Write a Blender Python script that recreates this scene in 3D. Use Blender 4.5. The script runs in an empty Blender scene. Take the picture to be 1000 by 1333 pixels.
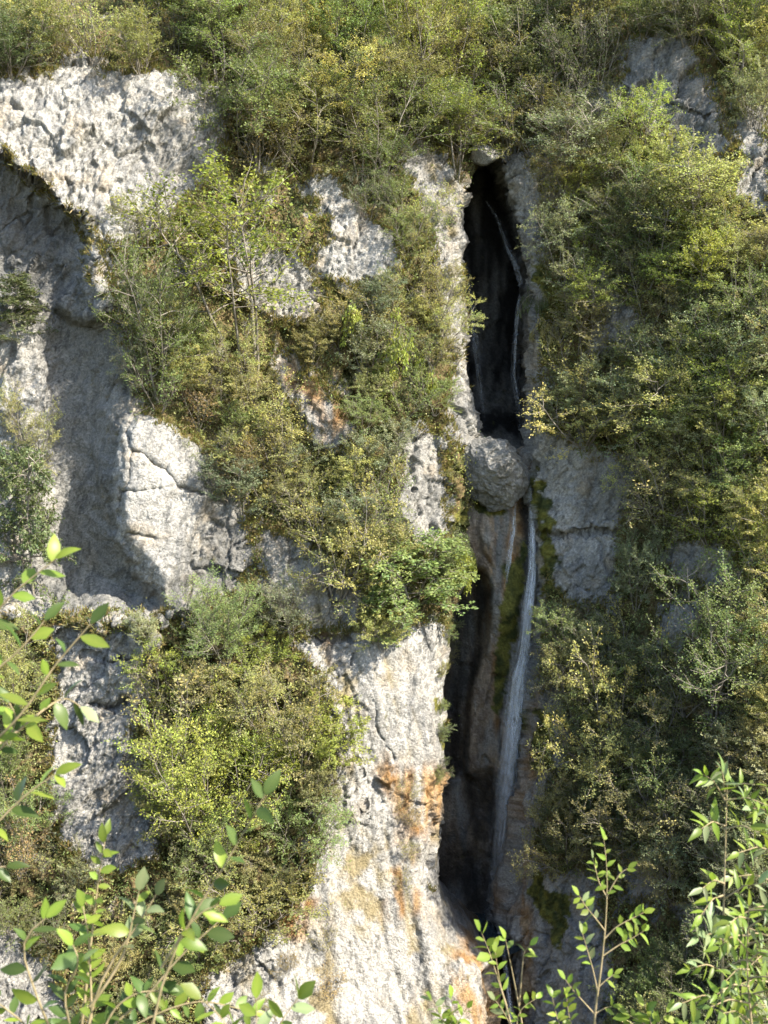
import bpy, math, random
import numpy as np
from mathutils import Vector, Matrix, Euler

# ------------------------------------------------------------------ camera, sky, sun, exposure
scene = bpy.context.scene
C = scene.collection
CZ = 30.0                       # eye height above the gorge floor
FPX = 1333.0                    # focal length in units of the 1000 x 1333 frame
cam_d = bpy.data.cameras.new('camera')
cam_d.sensor_fit = 'VERTICAL'; cam_d.sensor_height = 24.0; cam_d.lens = 24.0
cam_d.clip_start = 0.05; cam_d.clip_end = 2000
cam_d.dof.use_dof = True; cam_d.dof.focus_distance = 58.0; cam_d.dof.aperture_fstop = 5.5
cam = bpy.data.objects.new('camera', cam_d); C.objects.link(cam)
cam.location = (0, 0, CZ); cam.rotation_euler = (math.radians(90), 0, 0)
scene.camera = cam

SUN = Vector((0.64, -0.385, 0.66)).normalized()       # towards the sun
world = bpy.data.worlds.new('World'); scene.world = world; world.use_nodes = True
wn = world.node_tree.nodes; wl = world.node_tree.links
sky = wn.new('ShaderNodeTexSky'); sky.sky_type = 'NISHITA'; sky.sun_disc = False
sky.sun_elevation = math.asin(SUN.z); sky.sun_rotation = math.atan2(SUN.x, SUN.y)
bg = wn['Background']; bg.inputs['Strength'].default_value = 0.15
wl.new(sky.outputs[0], bg.inputs['Color'])
sun_d = bpy.data.lights.new('sun', 'SUN'); sun_d.energy = 5.0; sun_d.angle = math.radians(0.55)
sun_d.color = (1.0, 0.93, 0.81)
sun = bpy.data.objects.new('sun', sun_d); C.objects.link(sun)
sun.rotation_euler = (-SUN).to_track_quat('-Z', 'Y').to_euler(); sun.location = (60, -40, 90)
vs = scene.view_settings
vs.view_transform = 'Standard'; vs.look = 'None'; vs.gamma = 1.0; vs.use_curve_mapping = False
vs.exposure = 1.75
scene.cycles.max_bounces = 4; scene.cycles.diffuse_bounces = 2; scene.cycles.glossy_bounces = 1; scene.cycles.transparent_max_bounces = 24

rnd = random.Random(7)
rng = np.random.default_rng(11)

# ------------------------------------------------------------------ helpers
def P3(px, py, Y):
    return np.array(((px-500.0)/FPX*Y, Y, CZ+(666.5-py)/FPX*Y))

TAB = rng.uniform(-1, 1, 64*64*64).astype(np.float32)
def vnoise(P, f, off=0.0):
    Q = P*np.float32(1)*np.asarray(f, dtype=np.float32)+np.float32(off)
    I = np.floor(Q).astype(np.int32); F = (Q-I).astype(np.float32); F = F*F*(3-2*F)
    x0 = I[:, 0] & 63; x1 = (x0+1) & 63
    y0 = (I[:, 1] & 63) << 6; y1 = ((I[:, 1]+1) & 63) << 6
    z0 = (I[:, 2] & 63) << 12; z1 = ((I[:, 2]+1) & 63) << 12
    fx, fy, fz = F[:, 0], F[:, 1], F[:, 2]
    def L(a, b, c): return TAB[a+b+c]
    a = L(x0, y0, z0)*(1-fx)+L(x1, y0, z0)*fx
    b = L(x0, y1, z0)*(1-fx)+L(x1, y1, z0)*fx
    c = L(x0, y0, z1)*(1-fx)+L(x1, y0, z1)*fx
    d = L(x0, y1, z1)*(1-fx)+L(x1, y1, z1)*fx
    return (a*(1-fy)+b*fy)*(1-fz)+(c*(1-fy)+d*fy)*fz
def fbm(P, f, octv=4, gain=0.5, off=0.0, ridge=False):
    f = np.asarray(f, dtype=np.float32); s = 0; a = 1.0; t = 0
    for k in range(octv):
        n = vnoise(P, f*(2.03**k), off+13.7*k)
        if ridge: n = 1-2*np.abs(n)
        s = s+a*n; t += a; a *= gain
    return s/t
def hsh(a, b, c, s):
    return TAB[(a*73+b*157*64+c*311*4096+a*b*7+s*7919) & 262143]
def facet(P, f, seed=0):
    """broken blocks: every cell is a tilted plane of its own; returns (height, edge distance)"""
    Q = (P*np.asarray(f, dtype=np.float32)).astype(np.float32)
    I = np.floor(Q).astype(np.int32)
    n = len(Q); d1 = np.full(n, 9, np.float32); d2 = np.full(n, 9, np.float32); h = np.zeros(n, np.float32)
    for dx in (-1, 0, 1):
        for dy in (-1, 0, 1):
            for dz in (-1, 0, 1):
                a, b, c = I[:, 0]+dx, I[:, 1]+dy, I[:, 2]+dz
                ox = a+0.5+0.45*hsh(a, b, c, seed+1)-Q[:, 0]
                oy = b+0.5+0.45*hsh(a, b, c, seed+2)-Q[:, 1]
                oz = c+0.5+0.45*hsh(a, b, c, seed+3)-Q[:, 2]
                d = ox*ox+oy*oy+oz*oz
                hh = hsh(a, b, c, seed+4)*0.6-(ox*hsh(a, b, c, seed+5)+oz*hsh(a, b, c, seed+6))*0.9
                m = d < d1
                d2 = np.where(m, d1, np.minimum(d2, d)); h = np.where(m, hh, h); d1 = np.where(m, d, d1)
    return h, np.sqrt(d2)-np.sqrt(d1)

def sstep(a, b, x):
    t = np.clip((x-a)/(b-a), 0, 1); return t*t*(3-2*t)

# mask rasters: signed distance (frame units, positive inside) on a coarse raster
RX0, RY0, RS = -200.0, -180.0, 4.0
RW, RH = 352, 450
_gx, _gy = np.meshgrid(RX0+RS*np.arange(RW), RY0+RS*np.arange(RH))
def sdf(poly):
    p = np.array(poly, float); n = len(p)
    d = np.full(_gx.shape, 1e9); ins = np.zeros(_gx.shape, bool)
    for i in range(n):
        x0, y0 = p[i]; x1, y1 = p[(i+1) % n]
        ex, ey = x1-x0, y1-y0; L = ex*ex+ey*ey+1e-9
        t = np.clip(((_gx-x0)*ex+(_gy-y0)*ey)/L, 0, 1)
        d = np.minimum(d, np.hypot(_gx-x0-t*ex, _gy-y0-t*ey))
        c = ((y0 > _gy) != (y1 > _gy))
        with np.errstate(divide='ignore', invalid='ignore'):
            c &= _gx < (ex*(_gy-y0)/(y1-y0+1e-12)+x0)
        ins ^= c
    return np.where(ins, d, -d).astype(np.float32)
def union(polys):
    r = None
    for q in polys:
        s = sdf(q); r = s if r is None else np.maximum(r, s)
    return r
def samp(R, px, py):
    x = np.clip((px-RX0)/RS, 0, RW-1.001); y = np.clip((py-RY0)/RS, 0, RH-1.001)
    i = x.astype(int); j = y.astype(int); fx = x-i; fy = y-j
    return (R[j, i]*(1-fx)+R[j, i+1]*fx)*(1-fy)+(R[j+1, i]*(1-fx)+R[j+1, i+1]*fx)*fy

class TPS:
    def __init__(s, pts, lam=0.0):
        p = np.array(pts, float); s.c = p[:, :2]/100; v = p[:, 2]; n = len(p)
        r = np.hypot(s.c[:, None, 0]-s.c[None, :, 0], s.c[:, None, 1]-s.c[None, :, 1])
        K = np.where(r > 0, r*r*np.log(r+1e-12), 0)+lam*np.eye(n)
        A = np.zeros((n+3, n+3)); A[:n, :n] = K; A[:n, n] = 1; A[:n, n+1:] = s.c; A[n, :n] = 1; A[n+1:, :n] = s.c.T
        b = np.zeros(n+3); b[:n] = v; s.w = np.linalg.solve(A, b)
        x, y = _gx/100, _gy/100
        o = s.w[n]+s.w[n+1]*x+s.w[n+2]*y
        for k in range(n):
            r2 = (x-s.c[k, 0])**2+(y-s.c[k, 1])**2
            o = o+s.w[k]*0.5*r2*np.log(r2+1e-12)
        s.R = o
    def __call__(s, px, py): return samp(s.R, px, py)

def mesh_np(name, V, F, mat=None, parent=None, attrs=None, smooth=False):
    """V (n,3), F (m,4) or (m,3) int arrays -> one mesh object"""
    me = bpy.data.meshes.new(name); V = np.ascontiguousarray(V, np.float32); F = np.ascontiguousarray(F, np.int32)
    k = F.shape[1]
    me.vertices.add(len(V)); me.vertices.foreach_set('co', V.ravel())
    me.loops.add(F.size); me.loops.foreach_set('vertex_index', F.ravel())
    me.polygons.add(len(F)); me.polygons.foreach_set('loop_start', np.arange(0, F.size, k, dtype=np.int32))
    me.polygons.foreach_set('loop_total', np.full(len(F), k, np.int32))
    if smooth: me.polygons.foreach_set('use_smooth', np.ones(len(F), bool))
    me.update(calc_edges=True)
    for an, col in (attrs or {}).items():
        at = me.color_attributes.new(an, 'FLOAT_COLOR', 'POINT')
        at.data.foreach_set('color', np.ascontiguousarray(np.hstack([col, np.ones((len(col), 1))]), np.float32).ravel())
    if mat: me.materials.append(mat)
    o = bpy.data.objects.new(name, me); C.objects.link(o)
    if parent: o.parent = parent
    return o
def tag(o, label=None, cat=None, group=None, kind=None):
    if label: o['label'] = label
    if cat: o['category'] = cat
    if group: o['group'] = group
    if kind: o['kind'] = kind
    return o
def grid_faces(r, c):
    i = np.arange(r*c).reshape(r, c)
    return np.stack([i[:-1, :-1], i[1:, :-1], i[1:, 1:], i[:-1, 1:]], -1).reshape(-1, 4)
def tube(pts, radii, sides=5, closed_tip=True):
    """tapered tube along a polyline -> V, F(quads)"""
    p = np.array(pts, float); n = len(p); t = np.gradient(p, axis=0)
    t /= np.linalg.norm(t, axis=1)[:, None]+1e-9
    ref = np.array((0.31, 0.87, 0.38)); a = np.cross(t, ref); a /= np.linalg.norm(a, axis=1)[:, None]+1e-9
    b = np.cross(t, a); th = np.arange(sides)/sides*2*math.pi
    r = np.asarray(radii, float)[:, None, None]
    V = p[:, None, :]+r*(np.cos(th)[None, :, None]*a[:, None, :]+np.sin(th)[None, :, None]*b[:, None, :])
    i = np.arange(n*sides).reshape(n, sides); j = np.roll(i, -1, 1)
    F = np.stack([i[:-1], j[:-1], j[1:], i[1:]], -1).reshape(-1, 4)
    return V.reshape(-1, 3), F
def merge(parts):
    Vs, Fs, o = [], [], 0
    for V, F in parts:
        Vs.append(V); Fs.append(F+o); o += len(V)
    return np.vstack(Vs), np.vstack(Fs)

# ------------------------------------------------------------------ materials
def newmat(name):
    m = bpy.data.materials.new(name); m.use_nodes = True
    nt = m.node_tree; return m, nt, nt.nodes, nt.links, nt.nodes['Principled BSDF']
def N(nt, t, **kw):
    n = nt.nodes.new(t)
    for k, v in kw.items():
        if k.startswith('_'): setattr(n, k[1:], v)
        else: n.inputs[k.replace('__', ' ')].default_value = v
    return n
def mixc(nt, fac, a, b, blend='MIX'):
    n = nt.nodes.new('ShaderNodeMix'); n.data_type = 'RGBA'; n.blend_type = blend
    for s, v in ((n.inputs[0], fac), (n.inputs[6], a), (n.inputs[7], b)):
        if hasattr(v, 'links'): nt.links.new(v, s)
        elif isinstance(v, (int, float)): s.default_value = v
        else: s.default_value = (*v, 1)
    return n.outputs[2]
def ramp(nt, src, a, b, lo=0.0, hi=1.0):
    n = nt.nodes.new('ShaderNodeMapRange'); n.interpolation_type = 'SMOOTHSTEP'
    n.inputs[1].default_value = a; n.inputs[2].default_value = b; n.inputs[3].default_value = lo; n.inputs[4].default_value = hi
    nt.links.new(src, n.inputs[0]); return n.outputs[0]
def math2(nt, op, a, b):
    n = nt.nodes.new('ShaderNodeMath'); n.operation = op
    for s, v in zip(n.inputs, (a, b)):
        if hasattr(v, 'links'): nt.links.new(v, s)
        else: s.default_value = v
    return n.outputs[0]
def noise(nt, vec, scale, detail=6, rough=0.6, dist=0.0):
    n = N(nt, 'ShaderNodeTexNoise', Scale=scale, Detail=detail, Roughness=rough, Distortion=dist)
    nt.links.new(vec, n.inputs['Vector']); return n.outputs['Fac']

TILT = np.array(Euler((0.15, 0.42, 0.1)).to_matrix(), np.float32)
def lerp(a, b, t): return a*(1-t[:, None])+np.asarray(b)*t[:, None]
def rock_colour(Q, veg=0, orange=0, wet_shade=0, moss=0, pale=0, grey=0, groove=0):
    """weathered limestone, vertex by vertex: bedding tone, grey streaks, lichen specks, iron stain, soil, moss, damp film with gorge shade painted in"""
    Q = Q.astype(np.float32); z = np.zeros(len(Q), np.float32)
    veg, orange, wet_shade, moss, pale, grey, groove = (z+x for x in (veg, orange, wet_shade, moss, pale, grey, groove))
    big = fbm(Q, 0.35, 4, off=2); S = np.array((1.5, 1.5, 0.22))
    c = lerp(np.full((len(Q), 3), (0.235, 0.225, 0.205)), (0.330, 0.314, 0.282), sstep(-0.3, 0.35, big))
    c = lerp(c, (0.370, 0.354, 0.322), pale*(0.55+0.45*sstep(-0.3, 0.3, fbm(Q, 0.9, 3, off=12))))
    c = lerp(c, (0.34, 0.27, 0.18), 0.5*sstep(0.12, 0.5, fbm(Q, 0.7, 4, off=21)))
    c = lerp(c, (0.150, 0.150, 0.148), 0.75*sstep(0.05, 0.5, fbm(Q, S, 5, 0.6, off=33)))
    c = lerp(c, (0.165, 0.162, 0.150), grey*(0.6+0.4*sstep(-0.2, 0.4, fbm(Q, S*0.7, 4, off=39))))
    amt = sstep(-0.4, 0.5, fbm(Q, 0.45, 3, off=71))
    c = lerp(c, (0.085, 0.085, 0.080), (0.24+0.56*amt)*sstep(0.08, 0.32, fbm(Q@TILT, (3.2, 2.4, 0.9), 5, 0.70, off=47)))
    c = lerp(c, (0.055, 0.053, 0.045), (0.20+0.45*amt)*sstep(0.18, 0.40, fbm(Q@TILT, (5.5, 4.5, 2.2), 3, 0.75, off=53)))
    c = lerp(c, (0.21, 0.165, 0.075), 0.8*groove)
    tn = sstep(-0.3, 0.3, fbm(Q, 2.0, 4, off=5))[:, None]
    c = lerp(c, np.array((0.21, 0.115, 0.045))*(1-tn)+np.array((0.34, 0.225, 0.115))*tn, orange*sstep(-0.35, 0.2, fbm(Q, S, 4, off=61)))
    vf = sstep(0.38, 0.62, 0.82*veg+0.95*fbm(Q, 0.8, 6, 0.68, off=81))
    c = lerp(c, np.array((0.085, 0.085, 0.032))*(1-tn)+np.array((0.17, 0.125, 0.06))*tn, vf)
    c = lerp(c, (0.012, 0.011, 0.010), wet_shade*(0.62+0.38*sstep(-0.3, 0.2, fbm(Q, S*0.6, 4, off=91))))  # near-black: damp rock and painted gorge shade together
    mf = sstep(0.40, 0.68, moss+1.0*fbm(Q, 1.6, 6, 0.75, off=95))
    c = lerp(c, np.array((0.045, 0.052, 0.016))*(1-tn)+np.array((0.150, 0.140, 0.030))*tn, mf)
    return np.clip(c*(1+0.09*rng.standard_normal((len(Q), 1))), 0.006, 0.7)
def rock_material():
    m, nt, nd, lk, bs = newmat('limestone')
    tc = nd.new('ShaderNodeTexCoord').outputs['Object']
    at = nd.new('ShaderNodeAttribute'); at.attribute_name = 'rock'
    fine = noise(nt, tc, 7.0, 3, 0.75)
    col = mixc(nt, ramp(nt, fine, 0.36, 0.66), at.outputs['Color'], mixc(nt, 1.0, at.outputs['Color'], (0.62, 0.62, 0.62), 'MULTIPLY'))
    lk.new(col, bs.inputs['Base Color'])
    bs.inputs['Roughness'].default_value = 0.85; bs.inputs['Specular IOR Level'].default_value = 0.15
    bp = N(nt, 'ShaderNodeBump', Strength=1.0, Distance=0.17); lk.new(fine, bp.inputs['Height']); lk.new(bp.outputs[0], bs.inputs['Normal'])
    return m

def leaf_material(name, trans=0.35, rough=0.5):
    m, nt, nd, lk, bs = newmat(name)
    at = nd.new('ShaderNodeAttribute'); at.attribute_name = 'col'
    oi = nd.new('ShaderNodeObjectInfo')
    col = mixc(nt, 1.0, oi.outputs['Color'], at.outputs['Color'], 'MULTIPLY')
    lk.new(col, bs.inputs['Base Color']); bs.inputs['Roughness'].default_value = rough
    bs.inputs['Specular IOR Level'].default_value = 0.25
    tr = nd.new('ShaderNodeBsdfTranslucent')
    lk.new(mixc(nt, 1.0, col, (1.08, 1.12, 0.68), 'MULTIPLY'), tr.inputs['Color'])
    mx = nd.new('ShaderNodeMixShader'); mx.inputs[0].default_value = trans
    lk.new(bs.outputs[0], mx.inputs[1]); lk.new(tr.outputs[0], mx.inputs[2]); lk.new(mx.outputs[0], nd['Material Output'].inputs['Surface'])
    return m
def bark_material(name, a, b, scale=6):
    m, nt, nd, lk, bs = newmat(name)
    tc = nd.new('ShaderNodeTexCoord').outputs['Object']
    lk.new(mixc(nt, ramp(nt, noise(nt, tc, scale), 0.35, 0.65), a, b), bs.inputs['Base Color']); bs.inputs['Roughness'].default_value = 0.9
    return m
ROCK = rock_material()
LEAF = leaf_material('foliage', 0.42)
FGLEAF = leaf_material('broad_leaf', 0.45, 0.38)
BARK = bark_material('bark', (0.10, 0.085, 0.065), (0.24, 0.21, 0.17))
TWIGM = bark_material('green_twig', (0.16, 0.13, 0.06), (0.26, 0.20, 0.11), 30)

def water_material():
    m, nt, nd, lk, bs = newmat('falling_water')
    tc = nd.new('ShaderNodeTexCoord').outputs['Object']
    mp = N(nt, 'ShaderNodeMapping'); mp.inputs['Scale'].default_value = (1, 1, 0.42); lk.new(tc, mp.inputs[0])
    n = noise(nt, mp.outputs[0], 4.5, 4, 0.75)
    at = nd.new('ShaderNodeAttribute'); at.attribute_name = 'col'
    bs.inputs['Base Color'].default_value = (0.86, 0.88, 0.90, 1); bs.inputs['Roughness'].default_value = 0.5
    tl = nd.new('ShaderNodeBsdfTranslucent'); tl.inputs[0].default_value = (0.86, 0.88, 0.90, 1)
    m1 = nd.new('ShaderNodeMixShader'); m1.inputs[0].default_value = 0.35; lk.new(bs.outputs[0], m1.inputs[1]); lk.new(tl.outputs[0], m1.inputs[2])
    tp = nd.new('ShaderNodeBsdfTransparent'); m2 = nd.new('ShaderNodeMixShader')
    s = nd.new('ShaderNodeSeparateColor'); lk.new(at.outputs['Color'], s.inputs[0])
    lk.new(math2(nt, 'MULTIPLY', s.outputs['Red'], ramp(nt, n, 0.34, 0.60, 0.08, 1.0)), m2.inputs[0])
    lk.new(tp.outputs[0], m2.inputs[1]); lk.new(m1.outputs[0], m2.inputs[2]); lk.new(m2.outputs[0], nd['Material Output'].inputs['Surface'])
    return m
WATER = water_material()
# ------------------------------------------------------------------ the cliff (two walls and the back of the gorge)
def curve(pts):
    a = np.array(pts, float); return lambda v: np.interp(v, a[:, 0], a[:, 1])
xL = curve([(-400, 640), (190, 640), (205, 622), (225, 608), (300, 602), (400, 604), (470, 606), (520, 616), (570, 622), (640, 612), (690, 604),
            (760, 598), (820, 586), (900, 578), (1000, 578), (1060, 573), (1130, 565), (1165, 568), (1200, 576), (1225, 592), (1245, 616), (1264, 636), (1300, 642), (1600, 650)])
xR = curve([(-400, 640), (190, 640), (205, 652), (240, 664), (300, 682), (400, 690), (600, 690), (700, 692), (760, 701), (830, 699), (900, 690),
            (1000, 682), (1080, 672), (1150, 661), (1210, 653), (1260, 660), (1333, 668), (1600, 676)])
RECESS = [(-200, 10), (-100, 95), (0, 195), (60, 245), (130, 316), (122, 335), (150, 400), (165, 460), (168, 520), (154, 580), (150, 620), (153, 690),
          (185, 740), (218, 775), (214, 796), (170, 808), (135, 800), (105, 812), (80, 800), (45, 812), (0, 790), (-60, 800), (-200, 820)]
LIP = [(-220, -20), (-100, 85), (0, 185), (60, 236), (134, 312), (128, 330), (60, 275), (0, 220), (-220, 40)]
recess_R = sdf(RECESS); lip_R = sdf(LIP)
baseL = TPS([(-150, -140, 80), (300, -140, 81), (640, -140, 84), (-150, 0, 70), (100, 0, 70), (300, 0, 71.5), (500, 0, 73), (640, 0, 80),
    (100, 60, 65), (250, 60, 67.5), (450, 60, 70.5), (620, 60, 75.5), (-150, 90, 61), (0, 90, 62.5), (200, 90, 64.8), (300, 100, 66.5),
    (-150, 180, 59.5), (0, 180, 60.5), (130, 200, 62.2), (280, 200, 65), (400, 190, 67), (520, 180, 67.5), (610, 180, 69.5),
    (130, 310, 61.3), (250, 300, 63.7), (400, 300, 64.6), (500, 300, 65), (590, 300, 66),
    (-150, 420, 59.8), (60, 420, 59.8), (165, 420, 60), (300, 420, 62.6), (420, 420, 63.5), (520, 420, 63.8), (595, 420, 65),
    (-150, 530, 59.3), (170, 530, 59.4), (300, 560, 61.5), (420, 540, 62.2), (520, 540, 63), (600, 540, 64.5),
    (-150, 680, 58.8), (152, 650, 58.8), (300, 650, 60.8), (420, 660, 61.2), (520, 660, 62), (590, 660, 63.5),
    (-150, 800, 58.5), (215, 780, 58.9), (320, 780, 60.2), (430, 780, 60.6), (530, 780, 61.5), (590, 780, 63),
    (-150, 850, 57.5), (60, 840, 58), (200, 840, 57.6), (400, 840, 59.5), (-150, 1000, 56.5), (0, 1000, 56.8), (200, 1000, 57.3), (430, 1000, 58.6), (500, 1000, 59.6), (575, 1000, 61.3),
    (0, 1150, 55), (200, 1150, 55.5), (400, 1150, 57), (500, 1150, 58), (565, 1150, 59.4),
    (-150, 1333, 51.5), (0, 1333, 52), (200, 1333, 53), (400, 1333, 54.5), (560, 1333, 56.5), (640, 1333, 57),
    (-150, 1560, 48), (300, 1560, 50), (650, 1560, 53.5)])
baseR = TPS([(640, -140, 86), (900, -140, 80), (1150, -140, 76), (640, 0, 80), (760, 0, 75.5), (900, 0, 70), (1150, 0, 66),
    (660, 100, 76), (760, 110, 70), (870, 60, 67.5), (880, 160, 65.5), (1000, 100, 66), (1150, 100, 62),
    (660, 200, 70), (700, 250, 67.5), (850, 260, 65), (1000, 250, 62), (1150, 250, 58),
    (690, 450, 66), (800, 450, 64), (1000, 450, 59.5), (1150, 450, 55.5), (690, 650, 65.2), (800, 650, 63.2), (1000, 650, 58), (1150, 650, 54),
    (700, 850, 64), (800, 850, 62), (1000, 850, 56), (1150, 850, 52), (680, 1050, 62.5), (800, 1050, 60), (1000, 1050, 54), (1150, 1050, 50),
    (655, 1210, 62.5), (800, 1200, 58), (1000, 1200, 52), (668, 1333, 60.5), (800, 1333, 55.5), (1000, 1333, 49.5), (1150, 1333, 46), (676, 1560, 56), (1150, 1560, 42)])

BARE_L = [[(-200, 70), (0, 97), (30, 80), (62, 86), (98, 44), (118, 56), (134, 94), (172, 100), (202, 76), (226, 104), (262, 120), (287, 108), (297, 170), (300, 215), (240, 265), (200, 315), (150, 335), (0, 195), (-200, 20)],
    RECESS, [(165, 525), (215, 535), (270, 575), (300, 610), (335, 720), (250, 810), (215, 785), (150, 690), (148, 600)],
    [(122, 330), (148, 340), (160, 400), (168, 440), (150, 440)],
    [(385, 240), (430, 225), (470, 260), (515, 310), (525, 360), (440, 375), (395, 350), (430, 290)], [(340, 180), (362, 190), (366, 240), (345, 240)],
    [(300, 290), (400, 330), (430, 430), (330, 410), (290, 330)],
    [(540, 150), (575, 190), (610, 230), (615, 420), (640, 560), (590, 590), (575, 540), (590, 480), (570, 400), (562, 300), (520, 200)],
    [(525, 570), (580, 560), (590, 640), (570, 740), (515, 690)], [(340, 680), (420, 700), (480, 760), (480, 810), (410, 830), (340, 760)],
    [(370, 830), (480, 830), (555, 800), (590, 830), (590, 1100), (570, 1160), (660, 1230), (680, 1600), (270, 1600), (270, 1260), (340, 1230), (400, 1150), (410, 1080), (440, 1000), (430, 920), (400, 870)],
    [(60, 822), (190, 812), (200, 880), (180, 960), (200, 1040), (200, 1130), (100, 1140), (60, 1000)], [(-200, 1180), (0, 1195), (100, 1290), (130, 1600), (-200, 1600)],
    [(345, 455), (400, 470), (470, 560), (440, 590), (380, 540)],
    [(140, 480), (176, 520), (168, 700), (232, 790), (200, 800), (135, 700)]]
BARE_R = [[(812, 62), (845, 40), (882, 32), (910, 85), (940, 140), (948, 195), (900, 215), (835, 165)], [(755, 118), (805, 112), (815, 150), (770, 155)],
    [(600, 190), (690, 205), (718, 300), (715, 450), (705, 560), (770, 580), (830, 600), (815, 690), (795, 800), (745, 785), (715, 760), (705, 900), (740, 885), (755, 980), (715, 1000), (700, 1130), (790, 1135), (800, 1250), (770, 1600), (600, 1600)],
    [(860, 700), (970, 705), (965, 765), (870, 772)], [(860, 790), (920, 770), (905, 830), (850, 850)],
    [(810, 1110), (850, 1100), (872, 1170), (820, 1178)], [(795, 388), (828, 390), (832, 450), (760, 470)], [(960, 140), (1010, 130), (1010, 290), (950, 250)], [(880, 1170), (940, 1150), (930, 1230), (880, 1230)],
    [(700, 190), (735, 200), (730, 270), (705, 260)]]
PALE = [[(165, 525), (215, 535), (270, 575), (285, 650), (240, 760), (215, 785), (150, 690), (148, 600)], BARE_L[0], BARE_L[10], BARE_L[4], [(0, 410), (60, 420), (50, 520), (0, 600), (-200, 600), (-200, 400)]]  # last outline paints the hollow's sunlit patch pale
SMOOTH = [PALE[0], [(470, 820), (590, 800), (590, 1000), (520, 1000), (470, 960)], [(400, 1080), (560, 1130), (640, 1240), (640, 1500), (300, 1500)], [(80, 400), (150, 440), (150, 620), (150, 700), (215, 780), (100, 800), (60, 600)]]
ORANGE = [[(592, 1238), (660, 1238), (670, 1600), (600, 1600)], [(500, 985), (580, 1000), (585, 1085), (520, 1105)], [(655, 1215), (690, 950), (697, 900), (700, 1000), (676, 1160), (690, 1270), (700, 1600), (650, 1600)],
          [(505, 1130), (545, 1120), (550, 1180), (515, 1190)], [(345, 460), (430, 490), (470, 560), (430, 560)], [(410, 830), (440, 835), (430, 880)], [(200, 20), (300, 60), (260, 110), (190, 70)], [(360, 1150), (420, 1160), (400, 1230), (350, 1200)]]
DARK = [[(252, 650), (300, 620), (335, 720), (262, 790), (240, 740)], [(420, 1190), (425, 1195), (420, 1200)], [(535, 1175), (590, 1180), (625, 1235), (560, 1240)], [(160, 150), (300, 170), (290, 230), (210, 280), (170, 230)], [(0, 240), (120, 330), (70, 420), (0, 380)]]  # stains and lichen; slab flank and overhang wall also carry painted shade
MOSS = [[(580, 690), (612, 660), (625, 620), (605, 780), (590, 760)], [(575, 800), (600, 790), (592, 900), (586, 1060), (570, 1050), (578, 920)], [(695, 330), (745, 350), (740, 480), (705, 480)], [(692, 600), (720, 640), (725, 780), (700, 780)],
        [(690, 1130), (740, 1170), (730, 1240), (690, 1180)], [(690, 920), (720, 930), (720, 1010), (695, 1000)], [(602, 330), (615, 330), (612, 440), (600, 420)], [(800, 30), (850, 40), (830, 60)]]
bareL_R, bareR_R = union(BARE_L), union(BARE_R)
pale_R, smooth_R, orange_R, dark_R, moss_R = union(PALE), union(SMOOTH), union(ORANGE), union(DARK), union(MOSS)
flake_R = sdf(PALE[0])
GREY = [[(-200, 60), (0, 200), (128, 325), (160, 450), (150, 620), (150, 700), (215, 785), (60, 810), (75, 500), (60, 400), (-200, 380)], [(820, 75), (900, 90), (945, 185), (850, 150)]]  # first outline paints the hollow's shade darker; second is the grey knob
grey_R = union(GREY); flute_R = union([BARE_L[10], [(380, 700), (480, 760), (480, 840), (400, 840)], BARE_L[7]])
# cracks across the pale slab and ledges in the shaded wall
CRACKS = [([(178, 535), (166, 560), (172, 585), (215, 610), (232, 632), (262, 640)], 3.2, 0.55), ([(172, 585), (168, 632), (160, 640), (190, 640), (232, 632)], 2.5, 0.4),
          ([(160, 640), (152, 690)], 5, 0.8), ([(168, 694), (200, 704)], 2.5, 0.3), ([(700, 692), (760, 695), (815, 690)], 3.0, 0.8), ([(485, 905), (492, 950), (512, 985)], 2.2, 0.35),
          ([(545, 810), (560, 850), (575, 930)], 2.5, 0.3), ([(410, 835), (440, 828), (470, 832)], 3, 0.6), ([(430, 760), (437, 790), (435, 830)], 2.5, 0.4), ([(860, 770), (900, 774), (960, 765)], 4, 1.0), ([(455, 960), (470, 1000), (478, 1060)], 2.5, 0.3),
          ([(110, 850), (150, 862), (190, 858)], 3, 0.5), ([(120, 918), (150, 922), (165, 915)], 5, 0.9), ([(825, 118), (860, 128), (900, 150), (935, 150)], 2.0, 0.25)]

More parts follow.
